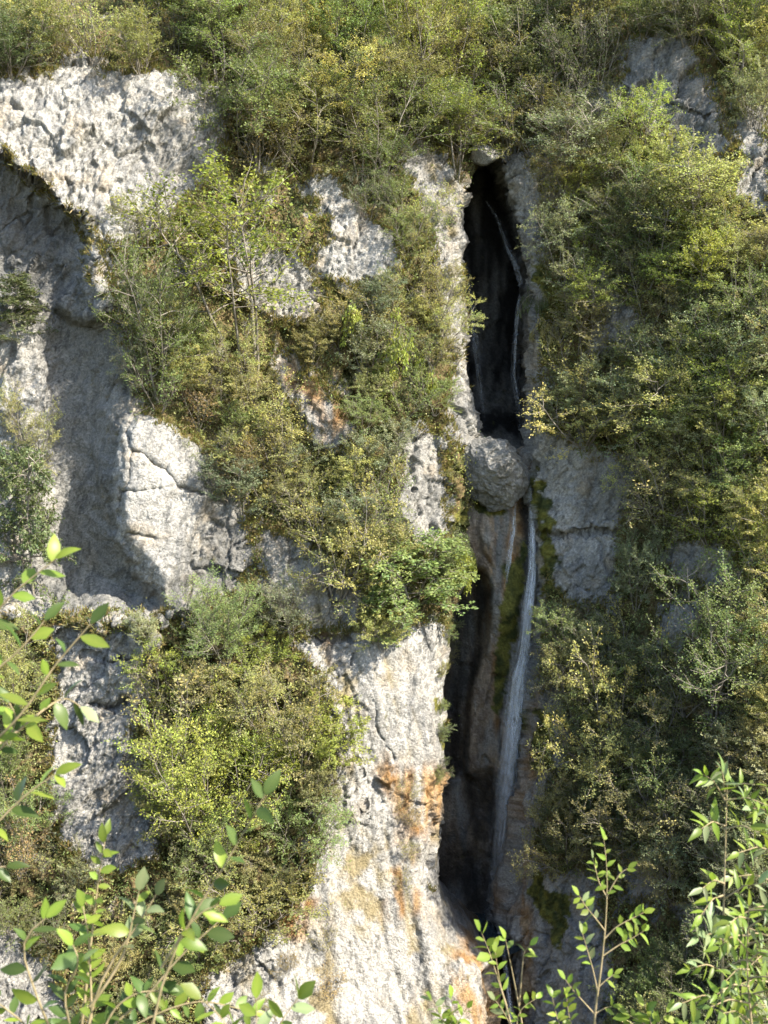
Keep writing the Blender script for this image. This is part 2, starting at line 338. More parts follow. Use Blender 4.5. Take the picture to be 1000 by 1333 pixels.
def cliff_sheet(name, side):
    st = 1.72
    v = np.arange(-140, 1570, st, dtype=np.float32)
    if side == 'L':
        nu = int(800/st); nc = 26
        s = np.linspace(0, 1, nu)[None, :]
        u = -170+(xL(v)[:, None]+170)*s; edge = (xL(v)[:, None]-u)
        base = baseL
    else:
        nu = int(480/st); nc = 34
        s = np.linspace(0, 1, nu)[None, :]
        u = 1170+(xR(v)[:, None]-1170)*s; edge = (u-xR(v)[:, None])
        base = baseR
    V = np.repeat(v[:, None], u.shape[1], 1)
    Y = base(u, V)
    Y += 1.3*np.exp(-np.maximum(edge, 0)/9.0)*sstep(200, 260, V)
    if side == 'L':
        w0 = np.stack([u.ravel()*0.03, V.ravel()*0.03, V.ravel()*0], 1)
        wob = (6*vnoise(w0, 1.0)+4*vnoise(w0, 3.0, 5)+14*sstep(740, 800, V.ravel())*vnoise(w0, 0.7, 8)).reshape(u.shape)
        d = np.maximum(samp(recess_R, u, V)+wob, 0)
        Y += 3.6*(1-np.exp(-d/40.0))*(1-0.62*sstep(100, 30, u)*sstep(370, 430, V))
        dl = samp(lip_R, u, V)
        Y += 1.6*sstep(0, 3, d)*sstep(-60, 20, dl)*sstep(345, 300, V)     # roof of the overhang
        Y -= 0.9*sstep(-5, 22, samp(flake_R, u, V))                        # proud slab
        # small buttress on the shaded side of the pillar
        b = sdf([(124, 332), (78, 384), (72, 400), (95, 420), (130, 420), (150, 405)])
        Y -= 1.6*sstep(-6, 10, samp(b, u, V))
        # niche ledge
        Y -= 0.8*np.exp(-((V-815+2.2*wob)/9.0)**2)*sstep(420, 300, u)
    # ledges: the overgrown ground climbs in steps
    bare = samp(bareL_R if side == 'L' else bareR_R, u, V)
    w1 = np.stack([u.ravel()*0.012, V.ravel()*0.004, V.ravel()*0], 1)
    ph = (V*0.019+1.3*vnoise(w1, 1.0, 4.0).reshape(u.shape)+0.6*vnoise(w1, 3.0, 9.0).reshape(u.shape))
    saw = ph-np.floor(ph)
    Y += (0.9*(0.5-saw)+0.7*sstep(0.0, 0.14, saw)-0.35)*sstep(15, -25, bare)*0.7
    for pts, wd, dep in CRACKS:
        p = np.array(pts, float); bb = (p.min(0)-15, p.max(0)+15)
        mk = (u > bb[0][0]) & (u < bb[1][0]) & (V > bb[0][1]) & (V < bb[1][1])
        if not mk.any(): continue
        ux, vx = u[mk], V[mk]; dd = np.full(ux.shape, 1e9)
        jp = np.stack([ux*0.05, vx*0.05, ux*0], 1); jit = 5*vnoise(jp, 1.0)+2.5*vnoise(jp, 3.1, 7)
        for i in range(len(p)-1):
            e = p[i+1]-p[i]; t = np.clip(((ux-p[i, 0])*e[0]+(vx-p[i, 1])*e[1])/(e@e), 0, 1)
            dd = np.minimum(dd, np.hypot(ux-p[i, 0]-t*e[0], vx+jit-p[i, 1]-t*e[1]))
        Y[mk] += dep*np.exp(-(dd/wd)**2)
    P = np.stack([(u-500)/FPX*Y, Y, CZ+(666.5-V)/FPX*Y], -1)
    # the wall turns the corner and runs back into the gorge
    t = (np.linspace(0, 1, nc+1)[1:]**1.25)[None, :, None]
    e = P[:, -1:, :]
    dirx = (-0.02 if side == 'L' else 0.03)
    back = e+t*np.array([14*dirx, 14.0, 0.0])[None, None, :]
    P = np.concatenate([P, back], 1)
    U = np.concatenate([u, np.repeat(u[:, -1:], nc, 1)], 1); VV = np.concatenate([V, np.repeat(V[:, -1:], nc, 1)], 1)
    inside = np.concatenate([np.zeros_like(u), np.repeat(t[:, :, 0], len(v), 0)], 1)
    du = np.gradient(P, axis=1); dv = np.gradient(P, axis=0)
    n = np.cross(du, dv) if side == 'L' else np.cross(dv, du)
    n /= np.linalg.norm(n, axis=-1, keepdims=True)+1e-9
    n[(n[..., 1] > 0) & (inside == 0)] *= -1
    n = n*0.75+np.array([0, -0.35, 0.05]); n /= np.linalg.norm(n, axis=-1, keepdims=True)
    R, Cc = U.shape; Q = P.reshape(-1, 3).astype(np.float32)
    uf, vf = U.ravel(), VV.ravel()
    sm = sstep(-18, 18, samp(smooth_R, uf, vf)); rg = 1-0.80*sm
    warp = np.stack([fbm(Q, 0.5, 3, off=o) for o in (1, 31, 61)], 1)*0.55
    Qw = Q+warp
    h = 0.62*fbm(Q, 0.16, 3, off=5)
    gap = sstep(-0.1, 0.35, vnoise(Q, 0.35, 44))
    f1, e1 = facet(Qw@TILT, (0.40, 0.5, 0.26), 3); h += rg*(0.42*f1-0.22*gap*np.exp(-(e1/0.05)**2))
    f2, e2 = facet(Qw@TILT, (1.15, 1.25, 0.62), 20); h += rg*(0.19*f2-0.06*gap*np.exp(-(e2/0.06)**2))
    f3, e3 = facet(Qw, (3.3, 3.3, 1.9), 40); h += (0.3+0.7*rg)*0.10*f3
    h += (0.25+0.75*rg)*(0.30*fbm(Qw@TILT, (1.9, 1.2, 0.6), 5, 0.64, off=77)-0.12*fbm(Qw@TILT, (1.5, 1.2, 0.55), 4, 0.7, off=177, ridge=True))
    h += (0.4+0.6*rg)*0.09*fbm(Q, (3.6, 3.6, 2.8), 2, 0.9, off=99)
    # the lower pillar is fluted: long shallow grooves run down it
    flu = sstep(-20, 25, samp(flute_R, uf, vf)) if side == 'L' else np.zeros(len(Q))
    Qf = Q.copy(); Qf[:, 0] += 0.22*Qf[:, 2]+0.7*vnoise(Q, 0.25, 170); fl = fbm(Qf, (0.42, 0.3, 0.05), 4, 0.6, off=140); fl2 = fbm(Qf, (0.30, 0.2, 0.05), 3, 0.6, off=150, ridge=True)
    gr = flu*sstep(0.50, 0.80, fl2); h += flu*0.55*fl-0.18*gr
    Q = Q+n.reshape(-1, 3).astype(np.float32)*h[:, None]
    # stains; shade of gorge and hollow is painted into the colour too
    wx = uf+16*vnoise(Q, 0.55, 3)+8*vnoise(Q, 1.6, 8); wy = vf+16*vnoise(Q, 0.55, 23)+8*vnoise(Q, 1.6, 28)
    veg = sstep(12, -14, samp(bareL_R if side == 'L' else bareR_R, wx, wy))
    ins = inside.ravel(); wet_shade = sstep(0.02, 0.25, ins)*np.where(vf < 700, 1.0, 0.55)*sstep(150, 200, vf)  # walls blacken inward: damp rock plus painted shade
    wet_shade = np.maximum(wet_shade, 0.4*sstep(-10, 25, samp(dark_R, wx, wy)))
    vg = veg*(1-sstep(0.0, 0.1, ins)*sstep(150, 230, vf))
    col = rock_colour(Q, vg, 1.0*sstep(-10, 14, samp(orange_R, wx, wy)), wet_shade, sstep(-8, 12, samp(moss_R, wx, wy)), sstep(-14, 16, samp(pale_R, wx, wy)), sstep(-8, 16, samp(grey_R, wx, wy)), gr*sstep(-0.15, 0.25, fbm(Q, 1.1, 4, off=160)))
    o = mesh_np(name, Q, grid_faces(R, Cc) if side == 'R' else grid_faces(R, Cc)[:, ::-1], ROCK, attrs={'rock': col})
    tag(o, kind='structure')
    PP = Q.reshape(R, Cc, 3)
    return dict(obj=o, P=PP[:, :nu], v=v, u=u, veg=veg.reshape(R, Cc)[:, :nu], n=n[:, :nu], bare=bare)
SHL = cliff_sheet('cliff_sunlit', 'L')
SHR = cliff_sheet('cliff_shaded', 'R')
def surf(px, py):
    """3-D point of the rock face met at frame position (px, py)"""
    for sh, side in ((SHL, 'L'), (SHR, 'R')):
        lim = xL(py) if side == 'L' else xR(py)
        if (side == 'L' and px <= lim) or (side == 'R' and px >= lim):
            j = int(np.clip(round((py-sh['v'][0])/(sh['v'][1]-sh['v'][0])), 0, len(sh['v'])-1))
            row = sh['u'][j]; i = int(np.argmin(np.abs(row-px)))
            return Vector(sh['P'][j, i])
    return Vector(P3(px, py, 68.0))

# back of the gorge
def back_wall():
    v = np.arange(120, 1340, 2.4); u = np.arange(520, 770, 2.4)
    U, V = np.meshgrid(u, v)
    f = TPS([(520, 120, 76), (770, 120, 76), (520, 350, 76), (640, 350, 75), (770, 350, 75), (520, 520, 74.5), (640, 540, 74), (770, 540, 74),
             (520, 640, 69.5), (640, 640, 67.5), (680, 640, 68.5), (770, 640, 70), (520, 800, 70), (600, 800, 68.8), (645, 780, 66.7), (665, 800, 66.6), (690, 800, 67.8), (770, 800, 69),
             (520, 1000, 70), (600, 1000, 68.8), (645, 1000, 67.2), (670, 1000, 67.8), (770, 1000, 69), (520, 1200, 68), (640, 1200, 67.5), (770, 1200, 68), (520, 1340, 64), (640, 1340, 63), (770, 1340, 64)])
    Y = f(U, V)
    Y += 1.5*sstep(-6, 8, samp(sdf([(590, 745), (628, 742), (640, 765), (634, 830), (612, 900), (606, 1010), (575, 1010)]), U, V))
    Y += 1.2*sstep(-5, 10, samp(sdf([(600, 1010), (640, 1000), (650, 1080), (620, 1060), (600, 1090)]), U, V))
    Q = np.stack([(U-500)/FPX*Y, Y, CZ+(666.5-V)/FPX*Y], -1).reshape(-1, 3).astype(np.float32)
    h = 0.5*fbm(Q, (0.5, 0.5, 0.12), 4, off=3, ridge=True)
    f1, e1 = facet(Q, (0.8, 0.8, 0.3), 9); h += 0.22*f1-0.15*np.exp(-(e1/0.07)**2)
    f2, e2 = facet(Q, (2.2, 2.2, 1.1), 29); h += 0.09*f2
    h += 0.22*fbm(Q@TILT, (1.5, 1.5, 0.6), 5, 0.7, off=8)
    Q[:, 1] -= h
    uf, vf = U.ravel(), V.ravel()
    wx = uf+5*vnoise(Q, 0.8, 3)+3*vnoise(Q, 2.6, 8); wy = vf+12*vnoise(Q, 0.55, 23)
    wet_shade = sstep(600, 560, vf)*1.0  # upper cleft blackened: damp rock plus its shade, painted in
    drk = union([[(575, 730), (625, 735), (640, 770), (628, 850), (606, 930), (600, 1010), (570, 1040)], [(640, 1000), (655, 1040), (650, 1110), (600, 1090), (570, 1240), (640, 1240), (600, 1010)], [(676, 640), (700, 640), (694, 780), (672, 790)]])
    wet_shade = np.maximum(wet_shade, 0.85*sstep(-6, 10, samp(drk, wx, wy)))  # shade of the recesses painted dark
    wet_shade = np.maximum(wet_shade, 0.9*sstep(1050, 1150, vf))
    tan = union([[(636, 650), (664, 650), (668, 760), (650, 880), (638, 860), (640, 760)], [(632, 690), (640, 640), (690, 640), (650, 1000), (640, 940)]])
    mos = union([[(655, 740), (682, 700), (684, 760), (668, 860), (652, 950), (640, 930), (646, 850)], [(612, 640), (668, 640), (655, 672), (616, 668)], [(660, 900), (690, 850), (690, 1000), (668, 1100)]])
    col = rock_colour(Q, 0, np.maximum(1.0*sstep(-6, 8, samp(tan, wx, wy)), 0.45*sstep(620, 700, vf)), wet_shade, 0.9*sstep(-6, 8, samp(mos, wx, wy)), 0, 0.4)
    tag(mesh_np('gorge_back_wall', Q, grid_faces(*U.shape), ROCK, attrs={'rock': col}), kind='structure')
back_wall()

# the lookout and the slope below it
def terrain():
    ys = np.concatenate([np.linspace(-160, -4, 24), np.linspace(-3, 6, 40), np.linspace(7, 90, 50)]); xs = np.concatenate([np.linspace(-160, -9, 26), np.linspace(-8, 8, 56), np.linspace(9, 160, 26)])
    X, Yg = np.meshgrid(xs, ys)
    Z = np.where(Yg < 3.1, CZ-1.72, np.maximum(CZ-1.72-(Yg-3.1)*0.8, -4.0))
    Q = np.stack([X, Yg, Z], -1).reshape(-1, 3).astype(np.float32)
    Q[:, 2] += 0.10*fbm(Q, 0.8, 4)-0.08
    m, nt, nd, lk, bs = newmat('soil')
    tc = nd.new('ShaderNodeTexCoord').outputs['Object']
    lk.new(mixc(nt, ramp(nt, noise(nt, tc, 1.2), 0.4, 0.6), (0.09, 0.075, 0.045), (0.07, 0.09, 0.03)), bs.inputs['Base Color']); bs.inputs['Roughness'].default_value = 0.95
    tag(mesh_np('terrain', Q, grid_faces(*X.shape)[:, ::-1], m, smooth=True), kind='structure')
terrain()

# boulders wedged in the gorge
def boulder(name, px, py, Y, rx, ry, rz, rot, label, seed, stain=None, amp=1.0):
    k = 110; th = np.linspace(0, math.pi, k); ph = np.linspace(0, 2*math.pi, 2*k)
    T, Ph = np.meshgrid(th, ph, indexing='ij')
    S = np.stack([np.sin(T)*np.cos(Ph), np.sin(T)*np.sin(Ph), np.cos(T)], -1).reshape(-1, 3)
    rb = np.random.default_rng(seed); pl = rb.normal(0, 1, (26, 3)); pl /= np.linalg.norm(pl, axis=1)[:, None]; dd = rb.uniform(0.72, 1.0, 26)
    rad = (np.maximum(S@pl.T, 0.05)/dd)**14; rad = 1.0/(rad.sum(1)**(1/14.0))
    Q = S*rad[:, None]*np.array([rx, ry, rz])*1.05; Q = Q@np.array(Euler(rot).to_matrix()).T
    Qs = (Q+seed*17.3).astype(np.float32)
    f2, e2 = facet(Qs, 1.9, seed+5)
    h = amp*(0.16*f2+0.30*fbm(Qs, 0.7, 5, 0.6)+0.16*fbm(Qs, 2, 4, 0.6, ridge=True))
    Q = Q+S*h[:, None]*min(1, rx/1.6)
    o = mesh_np(name, Q, grid_faces(k, 2*k), ROCK, attrs={'rock': rock_colour(Q+seed*31.0, **(stain or {}))})
    o.location = P3(px, py, Y)
    return tag(o, label, 'rock')
boulder('boulder', 641, 613, 66.0, 2.15, 2.0, 2.85, (0, math.radians(-40), 0), 'large rounded grey boulder wedged across the gorge between upper and lower falls', 2, dict(grey=0.7))
boulder('boulder', 626, 202, 69.2, 0.85, 0.9, 0.75, (0.2, 0.3, 0), 'small grey chockstone jammed at the top of the dark cleft', 5, dict(pale=0.3), 0.6)
boulder('boulder', 683, 600, 67.6, 0.75, 0.9, 0.95, (0.2, 0.3, 0), 'small tan stone wedged beside the rounded boulder at the foot of the upper falls', 8, dict(orange=0.6, grey=0.5), 0.6)
# ------------------------------------------------------------------ water
def fall(name, label, path, seed, nst=60):
    """path: (px, py, Y, half width in frame units, strength) down the fall; a thick body of overlapping strands"""
    r = np.random.default_rng(seed); a = np.array(path, float)
    tt = np.linspace(0, 1, 90); s = np.concatenate([[0], np.cumsum(np.hypot(np.diff(a[:, 0]), np.diff(a[:, 1])))]); s /= s[-1]
    c = np.stack([np.interp(tt, s, a[:, k]) for k in range(5)], 1)
    parts, cols = [], []
    for k in range(nst):
        t0, t1 = (0, 1) if k < nst*0.2 else sorted(r.uniform(0, 1, 2))
        if t1-t0 < 0.18: t1 = min(1, t0+0.18); t0 = t1-0.18
        m = (tt >= t0) & (tt <= t1); q = c[m]; n = len(q)
        off = float(np.clip(r.normal(0, 0.5), -1.5, 1.5)); ph = r.uniform(0, 6); dep = r.uniform(-0.45, 0.3)
        wob = 0.22*np.sin(tt[m]*r.uniform(6, 16)+ph)+0.1*np.sin(tt[m]*r.uniform(30, 60)+ph)
        mid = q[:, 0]+(off+wob*0.6)*q[:, 3]
        w = np.maximum(q[:, 3]*r.uniform(0.06, 0.24), 0.35)*(0.35+0.65*np.sin(np.linspace(0.12, math.pi-0.05, n)))
        Yd = q[:, 2]+dep+0.1*np.sin(tt[m]*40+ph)
        V = []
        for sgn, push in ((-1, 0.05), (0, -0.07), (1, 0.05)):
            V.append(np.stack([(mid+sgn*w-500)/FPX*Yd, Yd+push, CZ+(666.5-q[:, 1])/FPX*Yd], 1))
        V = np.stack(V, 1).reshape(-1, 3)
        parts.append((V, grid_faces(n, 3)))
        al = np.minimum(1, q[:, 4])*r.uniform(0.25, 0.9)*max(0.12, 1-0.75*abs(off))*np.sin(np.linspace(0.25, math.pi-0.2, n))**0.5
        cc = np.stack([np.stack([al*0.05, al, al*0.05], 1).ravel()]*3, 1)
        cols.append(cc)
    V, F = merge(parts)
    o = mesh_np(name, V, F, WATER, attrs={'col': np.vstack(cols)}, smooth=True)
    return tag(o, label, 'waterfall')
fall('waterfall', 'thin white strand of water bending down the dark back of the upper cleft',
     [(633, 262, 73.6, 2.5, .4), (648, 285, 73.2, 4, .4), (660, 320, 72.8, 5, .4), (674, 350, 72.3, 6, .45), (682, 378, 71.8, 6, .45), (676, 400, 71.6, 6, .4), (672, 450, 71.6, 6, .32), (670, 490, 71.5, 7, .25), (677, 530, 71.3, 8, .2), (683, 585, 71, 9, .2)], 3, 60)
fall('waterfall', 'faint water strand down the dark cleft beside the yellow moss edge',
     [(604, 312, 72.5, 2.5, .35), (608, 350, 72.3, 3.5, .28), (615, 400, 72.2, 4, .25), (619, 440, 72.1, 7, .22), (625, 490, 72, 7, .2), (629, 530, 71.9, 5, .3), (634, 565, 71.8, 4, .2)], 5, 44)
fall('waterfall', 'long white main waterfall dropping from the boulder to the pool at the gorge foot',
     [(684, 600, 66.8, 3, .2), (690, 640, 66.6, 4, .3), (693, 680, 66.2, 5, .8), (694, 740, 65.9, 6, .95), (688, 790, 65.7, 7, .9), (682, 850, 65.6, 8, .7), (676, 880, 65.5, 12, .75), (671, 930, 65.5, 14, .6), (664, 990, 65.4, 14, .42), (657, 1050, 65.3, 15, .26), (650, 1110, 65.2, 17, .16), (643, 1165, 65.2, 20, .11), (638, 1214, 65.1, 22, .12)], 9, 170)
fall('waterfall', 'short straight white strip on the tan wall below the rounded boulder',  # narrow white strip against the back wall, built like the falls
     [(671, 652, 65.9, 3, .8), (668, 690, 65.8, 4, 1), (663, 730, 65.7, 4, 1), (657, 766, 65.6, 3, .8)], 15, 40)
fall('waterfall', 'small white run of water spilling out below the pool behind the leafy shoots',
     [(654, 1218, 61.6, 4, .5), (657, 1250, 61, 5, .5), (662, 1290, 60, 5, .5), (668, 1340, 58.8, 6, .5), (676, 1420, 57.4, 7, .5)], 12, 44)
def pool():
    z = P3(640, 1216, 64.0)[2]; n = 60; th = np.arange(n)/n*2*math.pi
    rr = 1+0.08*np.sin(3*th+1)+0.05*np.sin(7*th)
    ring = [np.stack([6.9+q*3.3*rr*np.cos(th), 64.2+q*3.2*rr*np.sin(th), np.full(n, z)], 1) for q in (0.02, 0.35, 0.7, 1.0)]
    V = np.vstack(ring); F = []
    for k in range(3):
        for i in range(n): F.append((k*n+i, k*n+(i+1) % n, (k+1)*n+(i+1) % n, (k+1)*n+i))
    m, nt, nd, lk, bs = newmat('pool_water')
    bs.inputs['Base Color'].default_value = (0.02, 0.03, 0.035, 1); bs.inputs['Roughness'].default_value = 0.12
    tc = nd.new('ShaderNodeTexCoord').outputs['Object']; bp = N(nt, 'ShaderNodeBump', Strength=0.5, Distance=0.1)
    lk.new(noise(nt, tc, 3.0), bp.inputs['Height']); lk.new(bp.outputs[0], bs.inputs['Normal'])
    tag(mesh_np('pool_water', V, np.array(F)[:, ::-1], m, smooth=True), kind='structure')
pool()
# ------------------------------------------------------------------ trees and shrubs
KINDS = {
    'big': dict(n=9, tilt=(6, 52), L=(0.55, 0.9), nb=12, t0=0.16, bl=0.32, ba=50, nt=10, tl=0.15, nl=20, ls=0.0155, lift=0.2, r=0.009),  # stems, tilt, stem len, branches, first branch, branch len, branch angle, twigs, twig len, leaves per twig, leaf length, lift/droop
    'bush':    dict(n=7, tilt=(8, 48), L=(0.55, 0.85), nb=9, t0=0.18, bl=0.34, ba=50, nt=8, tl=0.17, nl=22, ls=0.0235, lift=0.25, r=0.010),
    'feather': dict(n=7, tilt=(12, 62), L=(0.6, 1.0), nb=10, t0=0.15, bl=0.32, ba=46, nt=8, tl=0.17, nl=17, ls=0.021, lift=-0.05, r=0.009),
    'slender': dict(n=4, tilt=(2, 20), L=(0.8, 0.98), nb=13, t0=0.38, bl=0.36, ba=62, nt=9, tl=0.17, nl=16, ls=0.019, lift=0.10, r=0.010),
    'layered': dict(n=2, tilt=(2, 12), L=(0.9, 0.97), nb=26, t0=0.12, bl=0.42, ba=82, nt=9, tl=0.16, nl=24, ls=0.027, lift=-0.12, r=0.014),
    'dry':     dict(n=8, tilt=(8, 52), L=(0.6, 0.95), nb=9, t0=0.15, bl=0.30, ba=42, nt=7, tl=0.15, nl=6, ls=0.028, lift=0.12, r=0.009),
    'bare':    dict(n=6, tilt=(15, 70), L=(0.6, 1.0), nb=7, t0=0.2, bl=0.34, ba=45, nt=5, tl=0.20, nl=1, ls=0.02, lift=-0.15, r=0.012),
    'hanging': dict(n=9, tilt=(40, 85), L=(0.5, 0.8), nb=8, t0=0.2, bl=0.25, ba=40, nt=6, tl=0.13, nl=14, ls=0.030, lift=-1.6, r=0.007)}
def unit(v): return v/(np.linalg.norm(v)+1e-9)
def grow(kind, seed):
    k = KINDS[kind]; r = np.random.default_rng(seed*97+5)
    wood, LB, LA, LS_, LN, LC = [], [], [], [], [], []
    up = np.array((0, 0, 1.0))
    def path(p, d, L, n, lift, gn):
        pts = [p]; d = unit(d)
        for i in range(n):
            d = unit(d+up*lift/n+r.normal(0, gn, 3)); pts.append(pts[-1]+d*L/n)
        return np.array(pts)
    def at(pts, t):
        x = t*(len(pts)-1); i = min(int(x), len(pts)-2); f = x-i
        return pts[i]*(1-f)+pts[i+1]*f, unit(pts[i+1]-pts[i])
    az0 = r.uniform(0, 6.28)
    for s in range(k['n']):
        az = az0+s*2.39996+r.normal(0, 0.3); tl = math.radians(r.uniform(*k['tilt']))
        d = np.array((math.sin(tl)*math.cos(az), math.sin(tl)*math.sin(az), math.cos(tl)))
        L = r.uniform(*k['L'])*(0.75+0.25*math.cos(tl))
        base = np.array((math.cos(az), math.sin(az), 0))*0.025
        sp = path(base-up*0.08, d, L+0.08, 7, 0.35 if kind != 'hanging' else k['lift'], 0.10)
        rr = k['r']*r.uniform(0.8, 1.2)
        wood.append(tube(sp, np.linspace(rr, rr*0.25, len(sp)), 5))
        for b in range(k['nb']):
            t = k['t0']+(1-k['t0'])*((b+r.uniform(0, 1))/k['nb'])**0.9
            p, dd = at(sp, min(t, 0.999)); ba = b*2.39996+r.normal(0, 0.4); an = math.radians(k['ba']+r.normal(0, 12))
            a1 = unit(np.cross(dd, (0.3, 0.5, 0.1))); a2 = np.cross(dd, a1)
            bd = dd*math.cos(an)+(a1*math.cos(ba)+a2*math.sin(ba))*math.sin(an)
            prof = math.sin(math.pi*min(1, 0.22+0.72*t))**0.8 if kind != 'layered' else (1.05-0.85*t)
            bl = k['bl']*prof*r.uniform(0.65, 1.25)+0.04
            bp = path(p, bd, bl, 4, k['lift'], 0.14)
            wood.append(tube(bp, np.linspace(rr*0.42, rr*0.14, len(bp)), 3))
            shade = r.uniform(0.78, 1.22)
            hue = r.normal(0, 0.05)
            for w in range(k['nt']):
                tt = 0.22+0.78*(w+r.uniform(0, 1))/k['nt']; q, qd = at(bp, min(tt, 0.999))
                side = unit(np.cross(qd, up))*(1 if w % 2 else -1)
                wd = unit(qd*0.75+side*r.uniform(0.3, 1.0)+up*r.normal(0.0, 0.28)+r.normal(0, 0.12, 3))
                wl_ = k['tl']*r.uniform(0.55, 1.2)*(1.1-0.45*tt)
                wp = path(q, wd, wl_, 2, k['lift']*0.6, 0.12)
                wood.append(tube(wp, (rr*0.16, rr*0.13, rr*0.08), 3))
                nl = max(3, int(k['nl']*r.uniform(0.6, 1.3))); u_ = r.uniform(0.12, 1.05, nl)
                x = np.clip(u_*2, 0, 1.999); i = x.astype(int); f = (x-i)[:, None]
                lb = wp[i]*(1-f)+wp[i+1]*f+r.normal(0, 0.010, (nl, 3))
                sd = unit(np.cross(wd, up)); sg = np.where(r.random(nl) < 0.5, 1, -1)[:, None]
                ax = wd*0.5+sd*sg*0.8+r.normal(0, 0.38, (nl, 3))+up*(-0.12 if kind != 'hanging' else -0.8)
                ax /= np.linalg.norm(ax, axis=1)[:, None]
                nm = up*0.9+r.normal(0, 0.6, (nl, 3)); sv = np.cross(nm, ax); sv /= np.linalg.norm(sv, axis=1)[:, None]+1e-9
                LB.append(lb); LA.append(ax); LS_.append(sv); LN.append(k['ls']*r.uniform(0.6, 1.25, nl))
                v = shade*r.uniform(0.8, 1.18, nl); h = hue+r.normal(0, 0.06, nl)
                LC.append(np.stack([v*(1+h), v*(1+0.15*h), v*(1-0.6*h)], 1))
    b = np.vstack(LB); a = np.vstack(LA); s = np.vstack(LS_); l = np.concatenate(LN)[:, None]; c = np.clip(np.vstack(LC), 0.15, 2)
    n = len(b); V = np.stack([b, b+a*l*0.48+s*l*0.30, b+a*l, b+a*l*0.48-s*l*0.30], 1).reshape(-1, 3)
    F = np.arange(4*n).reshape(n, 4); col = np.repeat(c, 4, 0)
    W, WF = merge(wood)
    lo, hi = np.percentile(V, 1.5, axis=0), np.percentile(V, 98.5, axis=0)
    # two meshes, kept once and shared by every plant of the kind
    crown = mesh_np('crown', V, F, LEAF, attrs={'col': col}); trunk = mesh_np('trunk', W, WF, BARK)
    for o in (crown, trunk): C.objects.unlink(o)
    return dict(crown=crown, trunk=trunk, w=0.5*((hi-lo)[0]+(hi-lo)[1]), top=max(hi[2], 0.2) if kind != 'hanging' else (hi-lo)[2], n=n)
PROTO = {}
for kd, cnt in (('bush', 3), ('big', 2), ('feather', 4), ('slender', 2), ('layered', 2), ('dry', 2), ('hanging', 2), ('bare', 2)):
    PROTO[kd] = [grow(kd, 10*i+len(kd)) for i in range(cnt)]
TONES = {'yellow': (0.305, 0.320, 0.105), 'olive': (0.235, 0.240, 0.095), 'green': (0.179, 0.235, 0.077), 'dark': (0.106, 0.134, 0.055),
         'pale': (0.235, 0.274, 0.138), 'rusty': (0.285, 0.225, 0.100), 'lime': (0.252, 0.308, 0.061), 'grey': (0.174, 0.207, 0.116)}
WORD = {'yellow': 'yellow-green', 'olive': 'olive', 'green': 'mid-green', 'dark': 'dark green', 'pale': 'pale green', 'rusty': 'rusty brown', 'lime': 'lime green', 'grey': 'grey-green'}
KWORD = {'bush': 'rounded bush', 'feather': 'feathery arching shrub', 'slender': 'slender-stemmed tree', 'layered': 'tiered tree', 'dry': 'sparse twiggy shrub', 'hanging': 'trailing plant', 'bare': 'leafless twigs'}
KNAME = {'bush': ('bush', 'bush'), 'feather': ('shrub', 'shrub'), 'slender': ('slender_tree', 'tree'), 'layered': ('tiered_tree', 'tree'), 'dry': ('dry_shrub', 'shrub'), 'hanging': ('trailing_plant', 'plant'), 'bare': ('leafless_shrub', 'shrub')}
_cnt = [0]
def plant(px, py, w, h, kind, tone, label, group=None, lean=None):
    """a plant rooted at frame position (px, py), about w x h frame units across"""
    _cnt[0] += 1
    sk = 'big' if kind == 'bush' and h > 105 else kind
    pr = PROTO[sk][_cnt[0] % len(PROTO[sk])]
    p = surf(px, py); m = p.y/FPX
    root = bpy.data.objects.new(KNAME[kind][0], None); root.empty_display_size = 0.3; C.objects.link(root)
    root.location = p+Vector((0, 0.10, 0))
    sz = h*m/pr['top']; sx = w*m/pr['w']; sx = min(max(sx, sz*0.6), sz*1.7)
    root.scale = (sx, sx, sz)
    tilt = math.radians(rnd.uniform(8, 22)) if lean is None else math.radians(lean)
    root.rotation_euler = (Matrix.Rotation(tilt, 3, 'X') @ Matrix.Rotation(math.radians(rnd.uniform(-7, 7)), 3, 'Y') @ Matrix.Rotation(rnd.uniform(0, 6.28), 3, 'Z')).to_euler()
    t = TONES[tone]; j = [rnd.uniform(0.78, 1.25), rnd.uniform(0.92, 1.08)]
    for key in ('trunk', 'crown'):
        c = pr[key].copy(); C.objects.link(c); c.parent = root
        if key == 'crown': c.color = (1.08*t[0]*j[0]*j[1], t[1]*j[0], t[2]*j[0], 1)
    tag(root, label, KNAME[kind][1], group)
    return root
